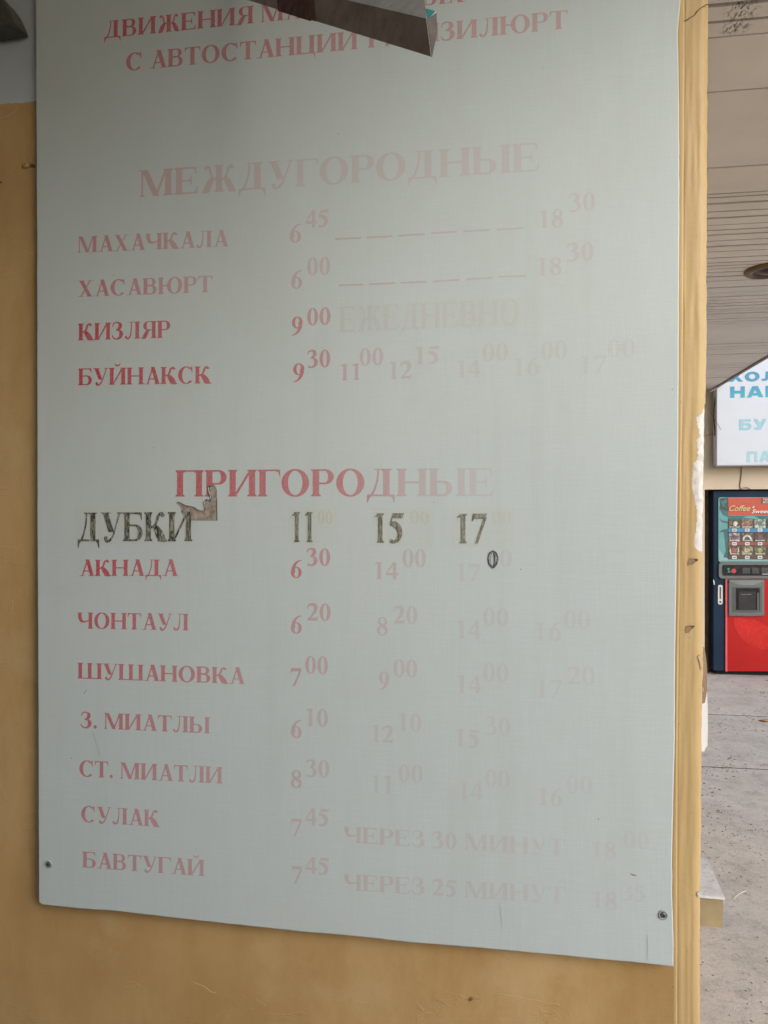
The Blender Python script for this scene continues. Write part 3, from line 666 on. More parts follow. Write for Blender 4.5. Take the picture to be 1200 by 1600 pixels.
# lettering with the built-in font
def letters(name, text, px, py, cap, Y, mat, parent, sx=1.0, bold=0.0, shear=0.0, t=.001, gap=1.0):
    cu = bpy.data.curves.new(name, 'FONT'); cu.body = text; cu.size = 1; cu.offset = bold; cu.shear = shear; cu.extrude = 0; cu.space_character = gap
    o = bpy.data.objects.new(name, cu); COL.objects.link(o); bpy.context.view_layer.update()
    dg = bpy.context.evaluated_depsgraph_get(); me = bpy.data.meshes.new_from_object(o.evaluated_get(dg))
    bpy.data.objects.remove(o); bpy.data.curves.remove(cu)
    a = at_Y(px, py, Y); h = a.z-at_Y(px, py+cap, Y).z; k = h/.729
    V = [(a.x+v.co.x*k*sx, Y, a.z+v.co.y*k) for v in me.vertices]; F = [list(p.vertices) for p in me.polygons]; bpy.data.meshes.remove(me)
    return mesh_obj(name, V, F, mat, parent, solid=t)
M_GOLD = simple('gold_print', (.58, .46, .22), .4); M_CREAM = simple('cream_print', (.78, .76, .66), .4)
M_SHD = simple('letter_edge_dark', (.16, .05, .03), .5)
for (dx, dy, mt, lf) in ((.6, .7, M_SHD, .0110), (0, 0, M_GOLD, .0125)):
    letters('lettering', 'Coffee', 1137.6+dx, 798.6+dy, 9.2, MY-lf, mt, disp, .93, .012, .38, .0006)
    letters('lettering', '&', 1175.2+dx, 794.0+dy, 3.8, MY-lf, M_CREAM if not dx else mt, disp, 1.0, .01, .3, .0006)
    letters('lettering', 'Sweet', 1174+dx, 801.8+dy, 6.0, MY-lf, M_CREAM if not dx else mt, disp, 1.25, .008, .38, .0006)
mf('header_print', rect(1189.5, 778.5, 1212, 786.5), simple('maroon_print', (.22, .04, .03), .5), .0110, disp, .001)
letters('lettering', 'TEA', 1192, 782, 3.0, MY-.0125, M_TAG, disp, 1.25, .02, 0, .0006)
letters('lettering', '&CO', 1192, 786, 3.0, MY-.0125, M_TAG, disp, 1.25, .02, 0, .0006)
# control strip
cp = mf('control_panel', rrect(1123, 877.6, RX, 904.5, 6), M_BEZEL, .018, t=.018, bevel=.004)
mf('control_window', rrect(1128.5, 882.6, RX-6, 899.5, 2.5), M_BLK, .0195, cp, .002)
mf('sticker', [(1146.5+4.2*math.cos(R(a)), 892-3.6*math.sin(R(a))) for a in range(0, 360, 30)], simple('red_sticker', (.40, .03, .04), .4), .0212, cp, .001)
mf('sticker', ((1136, 888), (1141, 887), (1139, 891), (1142, 894), (1137, 895), (1138, 891)), simple('green_sticker', (.04, .20, .12), .4), .0212, cp, .001)
for a, b_ in ((1160, 1172), (1175, 1186), (1190, 1204)): mf('coin_slot', rrect(a, 887, b_, 896, 1.5), simple('slot_grey', (.035, .04, .042), .3), .0212, cp, .001)
mf('sticker', rect(1191, 896.6, 1204, 897.4), M_TAG, .0212, cp, .001)
# lower door
door = mf('lower_door', rect(1136.8, 904.8, RX, 1049), M_REDG, .012, t=.012, bevel=.003)
mf('door_edge', rect(1133.6, 904.8, 1136.6, 1049), simple('pinkish_red_trim', (.62, .09, .10), .35), .014, t=.014)
arc = [(1140+90*math.cos(R(a)), 968-44*math.sin(R(a))) for a in range(200, 300, 8)]
ob = [(1147, 965), (1147, 975), (1152, 988), (1162, 1001), (1176, 1010), (1192, 1015), (1210, 1016), (1210, 985), (1180, 968)]
mf('door_print', ob, simple('brighter_red_print', (.50, .024, .02), .25, var=.12, spec=.25), .0128, door, .0008)
bz = mf('dispenser_frame', rrect(1138.6, 906, 1194.5, 963, 2), M_BEZEL, .03, t=.03, bevel=.006)
M_BZ2 = simple('dark_grey_plastic', (.07, .075, .08), .4)
mf('dispenser_frame', ((1139.5, 907), (1146, 911), (1157, 914), (1166, 914.5), (1177, 914), (1187, 911), (1193.5, 907)), simple('light_grey_plastic', (.17, .195, .205), .4), .0315, bz, .0012)
mf('opening', rect(1144, 917, 1190, 957), M_BZ2, .0318, bz, .0015)
mf('opening', rect(1150, 919, 1187, 953), M_DARK, .034, bz, .0015)
mf('flap', rect(1154, 924, 1180.5, 953), simple('smoked_flap', (.03, .03, .03), .15), .037, bz, .002)
mf('flap_trim', rect(1158, 928, 1174, 929.2), M_BEZEL, .039, bz, .001)
mf('flap_trim', rect(1183, 926, 1186, 953), M_BZ2, .037, bz, .001)
lp = mf('lock_plate', rrect(1121.8, 914, 1129.2, 944.5, 2.6), simple('brushed_steel', (.55, .55, .53), .4, metal=.5), .006, t=.006, bevel=.001)
mf('lock_slot', rrect(1124.4, 917, 1126.8, 936, 1), M_BZ2, .0075, lp, .001)
mf('lock_slot', [(1125.6+1.6*math.cos(R(a)), 940.5-1.6*math.sin(R(a))) for a in range(0, 360, 40)], M_TAGD, .0075, lp, .001)
# folded paper caught beside the cabinet
mf('door_tab', ((1114.3, 905.5), (1116, 907), (1117, 913), (1115.6, 914)), M_TAG, .004, t=.002)

# ------------------------------------------------------------------ light box sign
SY = FY-.14
zb = at_Y(1160, 727, SY).z; xl = at_Y(1119.8, 700, SY).x
sign = empty('hanging_sign', (xl+1.1, SY, zb), 'large white shop sign with pale blue Russian lettering above the machine', 'sign')
M_SIGNW = simple('sign_white', (.55, .60, .68), .35, var=.02)
MB().box((xl, SY, zb), (xl+2.3, SY+.11, zb+1.75)).obj('sign_face', M_SIGNW, sign, bevel=.006)
MB().box((xl-.006, SY-.004, zb-.008), (xl+2.306, SY+.10, zb-.0005)).obj('frame_edge', simple('sign_frame_dark', (.25, .24, .24), .5), sign)
def mat_blue(name, c0, c1, z0, z1):
    m = NT(name); z = m.sep(m.pos())[2]; mr = m.n('ShaderNodeMapRange'); mr.inputs['From Min'].default_value = z0; mr.inputs['From Max'].default_value = z1; m.L(z, mr.inputs[0])
    m.col(m.mix(mr.outputs[0], c0, c1)).rough(.4); return m.m
za, zz = at_Y(1150, 622, SY).z, at_Y(1150, 604, SY).z
M_B1 = mat_blue('cyan_letter_print', (.02, .36, .45), (.025, .25, .45), za, zz)
M_B2 = simple('faded_blue_letter_print', (.26, .50, .60), .4, var=.06)
M_B3 = simple('fadeder_blue_letter_print', (.30, .54, .62), .4, var=.06)
def blk(w): return w
BLOCK = {
 'Х': (830, g_diag(10, 0, 560, 676, 255)+g_diag(575, 0, 20, 676, 255)), 'О': (880, g_arc(440, 338, 410, 352, 0, 360, 225, 165, 28)),
 'Л': (880, [[(610, 0), (840, 0), (840, 676), (610, 676)], [(240, 510), (840, 510), (840, 676), (240, 676)], [(240, 676), (440, 600), (400, 170), (215, 200)], [(215, 200), (400, 170), (300, 20), (20, 0), (20, 165), (150, 165)]]),
 'Н': (860, [[(40, 0), (265, 0), (265, 676), (40, 676)], [(595, 0), (820, 0), (820, 676), (595, 676)], [(265, 255), (595, 255), (595, 425), (265, 425)]]),
 'А': (880, g_diag(5, 0, 295, 676, 235)+g_diag(640, 0, 350, 676, 235)+[[(210, 110), (670, 110), (620, 255), (260, 255)]]),
 'П': (860, [[(40, 0), (265, 0), (265, 676), (40, 676)], [(595, 0), (820, 0), (820, 676), (595, 676)], [(265, 510), (595, 510), (595, 676), (265, 676)]]),
 'Б': (800, [[(40, 0), (265, 0), (265, 676), (40, 676)], [(265, 520), (730, 520), (730, 676), (265, 676)]]+g_bowl(265, 770, 0, 430, 200, 140)),
 'У': (830, g_diag(300, 180, 10, 676, 245)+g_diag(230, 0, 575, 676, 240)+[[(90, 0), (400, 0), (460, 150), (90, 150)]]),
 'Д': (930, [[(620, 100), (830, 100), (830, 676), (620, 676)], [(220, 520), (830, 520), (830, 676), (220, 676)], [(220, 676), (420, 620), (330, 150), (120, 150)], [(20, -130), (190, -130), (190, 150), (20, 150)], [(750, -130), (920, -130), (920, 150), (750, 150)], [(20, 0), (920, 0), (920, 150), (20, 150)]]),
 'Ы': (1080, [[(40, 0), (265, 0), (265, 676), (40, 676)], [(810, 0), (1035, 0), (1035, 676), (810, 676)]]+g_bowl(265, 740, 0, 430, 190, 140)),
 'Е': (760, [[(40, 0), (265, 0), (265, 676), (40, 676)]]+[[(265, a), (720, a), (720, a+155), (265, a+155)] for a in (0, 262, 521)]),
 'И': (880, [[(40, 0), (265, 0), (265, 676), (40, 676)], [(615, 0), (840, 0), (840, 676), (615, 676)], [(265, 60), (265, 330), (615, 616), (615, 346)]]),
 'Т': (780, [[(275, 0), (505, 0), (505, 676), (275, 676)], [(20, 510), (760, 510), (760, 676), (20, 676)]]),
 'К': (850, [[(40, 0), (265, 0), (265, 676), (40, 676)]]+g_diag(570, 0, 250, 420, 265)+g_diag(250, 250, 540, 676, 260)),
 'Ч': (840, [[(575, 0), (800, 0), (800, 676), (575, 676)], [(20, 676), (245, 676), (245, 420), (20, 420)], [(20, 420), (245, 420), (300, 370), (575, 370), (575, 215), (160, 215), (60, 280)]])}
def block_row(t_, px, py, cap, mt, sx, gap=70):
    a = at_Y(px, py, SY); k = (at_Y(px, py-cap, SY).z-a.z)/676; x = -40; V = []; F = []
    for ch in t_:
        w, polys = BLOCK[ch]
        for j, p in enumerate(polys):
            m0 = len(V); V += [(a.x+(x+u)*k*sx, SY-.002-j*4e-5, a.z+v*k) for u, v in p]
            ar = sum(p[i][0]*p[(i+1) % len(p)][1]-p[(i+1) % len(p)][0]*p[i][1] for i in range(len(p)))
            idx = list(range(m0, m0+len(p))); F.append(idx if ar > 0 else idx[::-1])
        x += w+gap
    mesh_obj('lettering', V, F, mt, sign)
for args in (('ХОЛОДНЫЕ', 1139, 596.6, 14.6, simple('blue_letter_print', (.025, .25, .42), .4, var=.1), 1.22), ('НАПИТКИ', 1141, 621.8, 17.6, M_B1, 1.06),
             ('БУЛОЧКИ', 1155, 672, 17, M_B2, .98), ('ПА', 1167, 722, 17, M_B3, .80)): block_row(*args)

# wires and tinsel on the far wall
M_WIRE = simple('black_wire', (.03, .025, .025), .6); M_WIREB = simple('brown_wire', (.16, .11, .09), .7)
def wire(pts, r_, mat, Y, label, name='wire', n=6):
    P = [at_Y(x, y, Y) for x, y in pts]
    return props(MB().tube(P, r_, n).obj(name, mat), label, 'wire' if name == 'wire' else name)
wire([(1120.5, 606), (1119.6, 612), (1117, 624), (1115.6, 640), (1115.2, 652), (1116, 664), (1117.2, 676), (1117.6, 680)], .0055, M_WIRE, SY+.05, 'black wire drooping down the left edge of the white sign')
wire([(1117.3, 672), (1117.9, 680), (1116.6, 681), (1117, 673)], .004, M_WIRE, SY+.045, 'short frayed tail end of wire low beside the white sign')
wire([(1103, 632), (1108, 642), (1115, 652), (1121, 662), (1127, 672)], .0022, M_WIREB, SY-.02, 'thin pale wire crossing from the wall onto the white sign', 'wire')
wire([(1102, 681), (1107, 680), (1112, 677.5), (1115, 677)], .0022, M_WIREB, FY-.01, 'thin wire running left to the wall corner beside the sign')
wire([(1158, 728), (1158.6, 738), (1157.6, 748), (1156, 758), (1157, 764.5)], .0042, M_WIREB, FY-.006, 'thin brown wire hanging from the sign down to the machine top')
wire([(1157.5, 764), (1162, 762.2), (1167, 761.6), (1171, 763.6), (1173, 765)], .0032, M_WIREB, FY-.008, 'short loop of thin wire lying along the machine top')
# twisted tinsel rope along the canopy corner
b = MB(); a0, a1 = at_Y(1110, 611, SY-.05), at_Y(1137, 592.5, SY-.05); P = []
for s_ in (0, 1):
    P = [a0.lerp(a1, i/60)+Vector((0, .008*math.cos(i*.62+s_*math.pi), .009*math.sin(i*.62+s_*math.pi)-.012*math.sin(math.pi*i/60))) for i in range(61)]
    b.tube(P, .0045, 6)
props(b.obj('tinsel_rope', simple('silver_tinsel', (.55, .53, .50), .3, metal=.6, var=.4, scale=90)), 'twisted silvery tinsel rope strung under the corner of the canopy', 'tinsel')
# ------------------------------------------------------------------ timetable board
ZT, ZL, LEAN = 2.42, .74, .016
def board_y(z): return WY-.012-LEAN*(ZT-z)/(ZT-ZL)       # leans a little off the wall towards its foot
def on_board(px, py, off=0.0):
    r = ray(px, py); k = -LEAN/(ZT-ZL)*-1
    # solve CAM + r*t on the plane y = board_y(z)
    a = WY-.012-LEAN*ZT/(ZT-ZL); m_ = LEAN/(ZT-ZL)
    t = (a+m_*EYE)/(r.y-m_*r.z); p = CAM+r*t
    return Vector((p.x, p.y-off, p.z))
board = empty('timetable_board', on_board(560, 1460), 'tall white bus timetable board with faded red Russian lettering screwed to the ochre wall', 'board')
M_BOARD = mat_board()
edge = [(54, -70), (55, 0), (56, 200), (57, 400), (57.5, 800), (59, 1100), (60, 1410), (66, 1414), (120, 1420), (180, 1424), (240, 1431), (300, 1438), (420, 1451), (480, 1457), (560, 1464), (640, 1473),
        (740, 1481), (840, 1490), (930, 1499), (1000, 1505), (1040, 1509.5), (1052.5, 1511), (1053, 1480), (1051, 1400), (1050.5, 1340), (1053, 1240), (1054.8, 1150), (1055.2, 1040), (1056.5, 950), (1059, 780), (1060.2, 700), (1061.2, 500), (1062, 300), (1061.5, 160), (1059.6, 50), (1064, 0), (1066, -70)]
pts = []
for (a, b_), (c, d) in zip(edge, edge[1:]+edge[:1]):
    n = max(1, int(math.hypot(c-a, d-b_)/14))
    for i in range(n):
        x, y = a+(c-a)*i/n, b_+(d-b_)*i/n; j = .55 if y > -60 else 0
        pts.append((x+j*noise.noise((x*.05, y*.05, 1)), y+j*1.3*noise.noise((x*.06, y*.06, 7))))
# flat sheet with a softly rounded rim
P0 = [on_board(x, y) for x, y in pts]; n = len(P0); cen = sum(P0, Vector())/n
def inset(d, back):
    o = []
    for i, p in enumerate(P0):
        t = P0[(i+1) % n]-P0[i-1]; nn = Vector((t.z, 0, -t.x)).normalized()
        if nn.dot(p-cen) > 0: nn = -nn
        o.append(p+nn*d+Vector((0, back, 0)))
    return o
rings = [inset(.0022, 0), inset(.0008, .0007), inset(0, .0022), inset(.0003, .0085)]
V = sum(rings, []); F = [list(range(n))]
for k in range(3):
    F += [(k*n+i, (k+1)*n+i, (k+1)*n+(i+1) % n, k*n+(i+1) % n) for i in range(n)]
sheet = mesh_obj('banner_sheet', V, F, M_BOARD, board)
# frame of timber the cloth is stretched over, seen as a thin dark edge from below
M_TIMBER = simple('batten_wood', (.22, .14, .08), .8)
rings = [inset(.006, .0086), inset(.006, .0115)]
MB().add(sum(rings, []), [list(range(2*n-1, n-1, -1))]+[(i, n+i, n+(i+1) % n, (i+1) % n) for i in range(n)]).obj('backing', M_TIMBER, board)

M_RED = mat_ink('bleached_red_ink', (.52, .030, .055), .88, 1.12); M_GHOST = mat_ink('ghost_stencil_residue', (.58, .53, .33), .5, 1.1)
M_SCRAWL = mat_scrawl(); M_FAINT = mat_ink('old_overpainted_word', (.50, .36, .26), .2, 1.1)
BT = {}
def interp(tab, x):
    if not isinstance(tab, (list, tuple)): return tab
    return lerp_tab(tab, x)
def row(name, s, p0, p1, cap, ink, mat=None, lift=.00012, parent=None):
    """letter row: ink starts at p0 and ends at p1 along the baseline, capitals 'cap' high"""
    w, items = lay_out(s)
    xs = [gx+a for gx, polys, ch in items for p in polys for a, b_ in p]; lo, hi = min(xs), max(xs)
    A_, B_ = on_board(*p0), on_board(*p1)
    mid = ((p0[0]+p1[0])/2, (p0[1]+p1[1])/2); h = (on_board(mid[0], mid[1]-cap)-on_board(*mid)).z
    V, F, ink_v = [], [], []
    for gx, polys, ch in items:
        for k, p in enumerate(polys):
            m0 = len(V)
            for a, b_ in p:
                f = (gx+a-lo)/(hi-lo); q = A_.lerp(B_, f)
                z = q.z+b_/676*h
                V.append((q.x, board_y(z)-lift-k*2e-6, z)); ik = interp(ink, p0[0]+(p1[0]-p0[0])*f); ink_v.append(ik*(1.12 if ik < .22 else 1))
            # give every face the same facing (towards the viewer)
            ar = sum(p[i][0]*p[(i+1) % len(p)][1]-p[(i+1) % len(p)][0]*p[i][1] for i in range(len(p)))
            idx = list(range(m0, m0+len(p))); F.append(idx if ar > 0 else idx[::-1])
    return mesh_obj(name, V, F, mat or M_RED, parent or board, attr={'ink': ink_v})
row('heading', 'ДВИЖЕНИЯ МАРШРУТНЫХ', (163, 60), (727, 2.5), 27.5, [(160, .85), (400, .72), (730, .62)])
row('heading', 'С АВТОСТАНЦИИ', (197, 111), (559, 76.5), 28, [(190, .72), (560, .5)])
row('heading', 'Г. КИЗИЛЮРТ', (575, 75), (887, 44.5), 28.5, [(570, .5), (890, .38)])
row('heading', 'МЕЖДУГОРОДНЫЕ', (217, 308), (843, 267), 43, [(215, .40), (330, .27), (480, .15), (600, .14), (843, .12)])
for s_, a, b_, cap, k in (
    ('МАХАЧКАЛА', (121, 395), (357.5, 385), 25.5, [(120, .62), (357, .36)]), ('ХАСАВЮРТ', (122, 464), (332, 456.5), 25.5, [(120, .72), (332, .38)]),
    ('КИЗЛЯР', (122, 532), (266, 527.5), 26.5, [(120, .92), (266, .78)]), ('БУЙНАКСК', (122, 602), (330, 599), 26.5, [(120, .95), (330, .76)]),
    ('АКНАДА', (124, 900), (278.5, 900), 25.5, [(120, .92), (280, .74)]), ('ЧОНТАУЛ', (121, 982), (294.5, 985), 25.5, [(120, .85), (294, .68)]),
    ('ШУШАНОВКА', (121, 1060), (383, 1069), 25, [(120, .84), (383, .54)]), ('З. МИАТЛЫ', (126, 1137), (328, 1146), 25, [(120, .80), (328, .52)]),
    ('СТ. МИАТЛИ', (124, 1213), (347.5, 1224.5), 25.5, [(120, .72), (347, .45)]), ('СУЛАК', (127, 1284), (249.5, 1292), 25.5, [(120, .66), (250, .52)]),
    ('БАВТУГАЙ', (128.5, 1355), (319.5, 1369), 25, [(120, .62), (320, .45)])):
    row('destination_name', s_, a, b_, cap, k)
row('heading', 'ПРИГОРОДНЫЕ', (274, 776), (772, 775), 42.5, [(274, .82), (440, .72), (560, .60), (610, .42), (650, .25), (700, .20), (740, .12), (775, .08)])
T = [  # text, x0, x1, baseline, height, ink
 ('6', 453, 470.5, 379, 28, .30), ('45', 478, 514.5, 355, 26.5, .20), ('6', 455, 472, 451, 28, .32), ('00', 480, 516, 430, 28, .20),
 ('9', 456, 473, 523, 28, .60), ('00', 480, 516.5, 508, 27, .45), ('9', 458, 475.5, 596, 28, .68), ('30', 480, 516, 574, 27, .52),
 ('11', 532, 561, 594, 25.5, .34), ('00', 562, 599, 571, 27, .24), ('12', 608, 644, 592, 27, .17), ('15', 649, 687, 568.5, 27, .15),
 ('14', 714, 751, 590, 27, .09), ('00', 754, 794, 564, 28, .09), ('16', 803, 843, 587, 28, .075), ('00', 845, 886, 561.5, 28, .075),
 ('17', 907, 948, 583.5, 28, .07), ('00', 950, 992.5, 558, 28, .065),
 ('18', 843, 880, 355.5, 27.5, .12), ('30', 889, 930, 330, 28.5, .11), ('18', 840, 877.5, 430, 27.5, .11), ('30', 886, 927.5, 407.5, 28, .10),
 ('6', 454.5, 471.5, 903, 27, .66), ('30', 479, 516, 884, 27, .50), ('14', 585, 622, 905, 26.5, .27), ('00', 629, 665.5, 886, 28, .22), ('17', 714, 751, 908, 27, .085), ('0', 780, 800.5, 886, 27, .085),
 ('6', 454.5, 471.5, 990, 27.5, .50), ('20', 480, 516.5, 970, 27, .38), ('8', 589, 606, 992.5, 28, .20), ('20', 615, 652, 974.5, 27.5, .16), ('14', 714, 751.5, 998, 28, .10), ('00', 755, 794.5, 978, 28, .09), ('16', 837, 877, 1001, 28, .07), ('00', 881, 922, 982, 28, .06),
 ('7', 454, 471.5, 1072, 28, .46), ('00', 477, 512.5, 1053, 27.5, .34), ('9', 592, 608.5, 1077.5, 28, .18), ('00', 615, 652, 1058.5, 28, .15), ('14', 714, 751.5, 1083, 27.5, .10), ('00', 755, 794.5, 1065, 28.5, .085), ('17', 839, 879, 1090, 28, .065), ('20', 887, 929.5, 1069.5, 28, .06),
 ('6', 454.5, 471.5, 1153, 27.5, .34), ('10', 478, 512.5, 1135, 27.5, .24), ('12', 581, 615, 1160, 26.5, .13), ('10', 623, 658.5, 1142.5, 27.5, .11), ('15', 712, 750.5, 1167.5, 27.5, .09), ('30', 758, 797, 1149, 28, .075),
 ('8', 454.5, 471.5, 1231, 27.5, .32), ('30', 478, 514.5, 1214.5, 27, .22), ('11', 581, 611, 1239, 27, .11), ('00', 622.5, 660.5, 1222.5, 27.5, .10), ('14', 718, 754.5, 1249.5, 28, .075), ('00', 758, 796.5, 1231, 28, .075), ('16', 842, 878, 1259, 27, .085), ('00', 885, 925.5, 1240, 27.5, .055),
 ('7', 455, 472.5, 1306.5, 27.5, .24), ('45', 477.5, 515, 1290, 26.5, .19), ('18', 925, 963.5, 1341, 26, .055), ('00', 974, 1014.5, 1326, 27, .05),
 ('7', 456, 473, 1381, 27.5, .24), ('45', 477.5, 515, 1366, 26.5, .19), ('18', 926, 964.5, 1420, 26, .07), ('35', 972, 1010, 1408, 26, .055)]
for s_, a, b_, y_, h_, k in T:
    sl_ = (y_-816)*.1327e-3*1.0; row('departure_time', s_, (a, y_-sl_*(b_-a)/2), (b_, y_+sl_*(b_-a)/2), h_, k)
row('interval_note', 'ЧЕРЕЗ 30 МИНУТ', (537, 1316), (883, 1337.5), 25.5, [(537, .21), (650, .14), (883, .075)])
row('interval_note', 'ЧЕРЕЗ 25 МИНУТ', (537, 1390.5), (883, 1412), 26, [(537, .20), (650, .14), (883, .07)])
row('erased_note', 'ЕЖЕДНЕВНО', (530, 519), (812, 507), 40, [(530, .26), (812, .15)], M_FAINT, .00016)
def bar(name, pts, ink, mat, lift, n=1):
    P = [on_board(x, y, lift) for x, y in pts]
    return mesh_obj(name, P, [list(range(len(P)))], mat, board, attr={'ink': [ink]*len(P)})
for x0_, y0_, x1_, y1_, k in ((524, 373.4, 564, 371.6, .22), (573, 371, 613, 368.8, .20), (622, 368.2, 663.5, 365.8, .19), (673.5, 364.4, 713.5, 362, .17), (724, 361.6, 765, 359, .16), (776, 358.8, 818, 356, .15),
                         (529, 446, 567.5, 444.4, .22), (577, 444.2, 617.5, 442.2, .20), (626, 441.8, 666.6, 440, .19), (676.5, 439.8, 717.5, 437.2, .17), (728.6, 436.2, 769.7, 434.2, .16), (779, 432.4, 822, 431, .15)):
    bar('dash', ((x0_, y0_-1.1), (x0_, y0_+1.3), (x1_, y1_+1.3), (x1_, y1_-1.1)), k*1.4, M_RED, .00012)
# residue of taped-over words
bar('tape_residue', ((527, 474), (529, 521), (815, 510), (812, 466)), .06, M_GHOST, .00008)
bar('tape_residue', ((117, 791), (117, 853), (306, 853), (306, 792)), .10, M_GHOST, .00006)
bar('tape_residue', ((450, 792), (450, 853), (527, 853), (527, 792)), .12, M_GHOST, .00006)
bar('tape_residue', ((580, 793), (580, 853), (678, 854), (678, 793)), .12, M_GHOST, .00006)
bar('tape_residue', ((706, 793), (706, 856), (805, 856), (805, 793)), .12, M_GHOST, .00006)
# torn place where the cloth has come away
tear = [(278.3, 786), (281.7, 785), (286, 787), (290, 789.3), (296, 790.5), (303.3, 791.7), (308, 795), (313.3, 797.3), (317, 798), (320, 799), (321, 793), (320, 785), (324, 780), (326.5, 782), (328.3, 783.3), (330.5, 779), (330, 775), (328, 770), (327, 764), (328.5, 758.5), (335, 758.3), (337, 761), (338.3, 765), (339, 780), (339.5, 813.5), (318, 813), (298.3, 813.3), (291, 812), (288, 806), (286.7, 803.3), (283, 800), (284, 795), (281, 791)]
mt = NT('bare_hardboard'); mt.col(mt.ramp(mt.noise(130, detail=6, rough=.7), [(.3, (.17, .13, .10)), (.5, (.34, .29, .235)), (.7, (.46, .41, .34))])).rough(.9); mt.bump(mt.noise(300, detail=4), .6, .001)
tp = [on_board(x, y, .0008) for x, y in tear]
mesh_obj('torn_patch', tp, [list(range(len(tp)))[::1]], mt.m, board)['label'] = 'torn patch of bare brown board left of the suburban heading'
M_TEDGE = simple('frayed_edge_dark', (.07, .06, .05), .9)
V, F = [], []
for i in range(len(tear)-9):
    a_, b_ = tp[i], tp[i+1]; t_ = (b_-a_).normalized(); nn = Vector((-t_.z, 0, t_.x))*.0006
    m0 = len(V); V += [a_+nn-Vector((0, .0004, 0)), b_+nn-Vector((0, .0004, 0)), b_-nn-Vector((0, .0004, 0)), a_-nn-Vector((0, .0004, 0))]; F.append((m0, m0+1, m0+2, m0+3))
mesh_obj('torn_edge', V, F, M_TEDGE, board)
lip = MB(); rl_ = random.Random(5)
tl2 = [p_+Vector((rl_.uniform(-.0004, .0004)-.0006, -.0006-rl_.random()*.0012, rl_.uniform(.0002, .0009))) for p_ in tp[:-9]]
lip.tube(tl2, [rl_.uniform(.0004, .0011) for _ in tl2], 6); lip.obj('curled_cloth_edge', simple('cloth_underside', (.50, .50, .44), .8, var=.25, scale=120), board, smooth=True)
for s_, a, b_, cap, k in (('ДУБКИ', (122, 845.5), (301, 845.5), 45, 1.0), ('11', (456.5, 847), (488.5, 847), 47, .76), ('15', (585, 848), (631.5, 848), 46, .64), ('17', (714, 849), (761.5, 848.5), 46, .54)):
    row('hand_lettered_entry', s_, a, b_, cap, k, M_SCRAWL, .0009)
for a, b_, k in ((496.5, 519.5, .75), (641, 670.5, .55), (769, 798.5, .42)):
    row('hand_lettered_entry', '00', (a, 817.5), (b_, 818.5), 19.5, k, M_GHOST, .0002)
# the overwritten nought
M_PUR = mat_ink('purple_pen', (.07, .012, .03), .5, 1)
row('hand_lettered_entry', '0', (762.3, 887), (779, 887), 26.5, .62, M_PUR, .0009)
for pts_ in ([(770, 860), (765, 864), (762.6, 872), (764, 880), (769.6, 887.5)], [(770, 860.5), (775.5, 864), (778, 872), (775.5, 881), (770.5, 888)], [(770.6, 862), (772.6, 870), (772, 880), (770.6, 886)]):
    P = [on_board(x, y, .0016) for x, y in pts_]; V = []; F = []
    for i, p in enumerate(P):
        t_ = P[min(i+1, len(P)-1)]-P[max(i-1, 0)]; nn = Vector((-t_.z, 0, t_.x)).normalized()*(.0004+.0004*(i % 2)); V += [p+nn, p-nn]
    for i in range(len(P)-1): F.append((2*i, 2*i+1, 2*i+3, 2*i+2))
    mesh_obj('pen_stroke', V, F, simple('pen_black', (.03, .015, .02), .6), board)
# scuffs and scratches
M_SCUFF = simple('grey_scuff', (.47, .50, .49), .8)
def scuff(pts_, w, mat=M_SCUFF):
    P = [on_board(x, y, .0006) for x, y in pts_]; V = []; F = []
    for i, p in enumerate(P):
        t_ = P[min(i+1, len(P)-1)]-P[max(i-1, 0)]; nn = Vector((-t_.z, 0, t_.x)).normalized()*w*(.25+.75*math.sin(math.pi*(i+.5)/len(P)))/2; V += [p+nn, p-nn]
    for i in range(len(P)-1): F.append((2*i, 2*i+1, 2*i+3, 2*i+2))
    mesh_obj('scuff', V, F, mat, board)
scuff([(145, 1142), (149, 1155), (153, 1168), (157, 1183)], .0013)
scuff([(780, 1412), (782, 1425), (784, 1438), (785, 1452)], .0010); scuff([(1011, 1460), (1012, 1480), (1011, 1500)], .0010)
scuff([(131, 1084), (133, 1081), (136, 1078)], .0009, M_TEDGE); scuff([(985, 1365), (989, 1367), (994, 1367.5)], .002, simple('scuff_dark', (.16, .16, .16), .8))
scuff([(846, 105), (851, 104), (848, 110), (851, 111)], .0012); scuff([(72, 136), (78, 133), (84, 130)], .0012)
# screws through the lower corners
M_ZINC = simple('zinc_screw', (.20, .20, .20), .45, metal=.7, var=.4, scale=150); M_RING = simple('scuffed_washer', (.42, .43, .43), .6, metal=.2, var=.3, scale=120)
for px_, py_, rr in ((76, 1350, .0062), (1036, 1429.5, .0066)):
    c = on_board(px_, py_); b = MB().lathe((c.x, c.y, c.z), (0, -1, 0), [(rr*1.22, .0003), (rr*1.18, .0014), (rr, .0019), (rr*.8, .0012), (rr*.72, .0004)], 28); w_ = b.obj('washer', M_RING, board, smooth=True)
    b = MB().lathe((c.x, c.y, c.z), (0, -1, 0), [(rr*.74, .0003), (rr*.70, .0018), (rr*.45, .0026), (rr*.18, .0022), (.0001, .0010)], 22); s2 = b.obj('screw', M_ZINC, board, smooth=True)
    for k in (0, 1):
        a_ = R(20+90*k); u = Vector((math.cos(a_), 0, math.sin(a_)))*rr*.42; v = Vector((-math.sin(a_), 0, math.cos(a_)))*rr*.09; cc = Vector((c.x, c.y-.0029, c.z))
        mesh_obj('cross_slot', [cc+u+v, cc-u+v, cc-u-v, cc+u-v], [(0, 1, 2, 3)], M_TEDGE, s2)

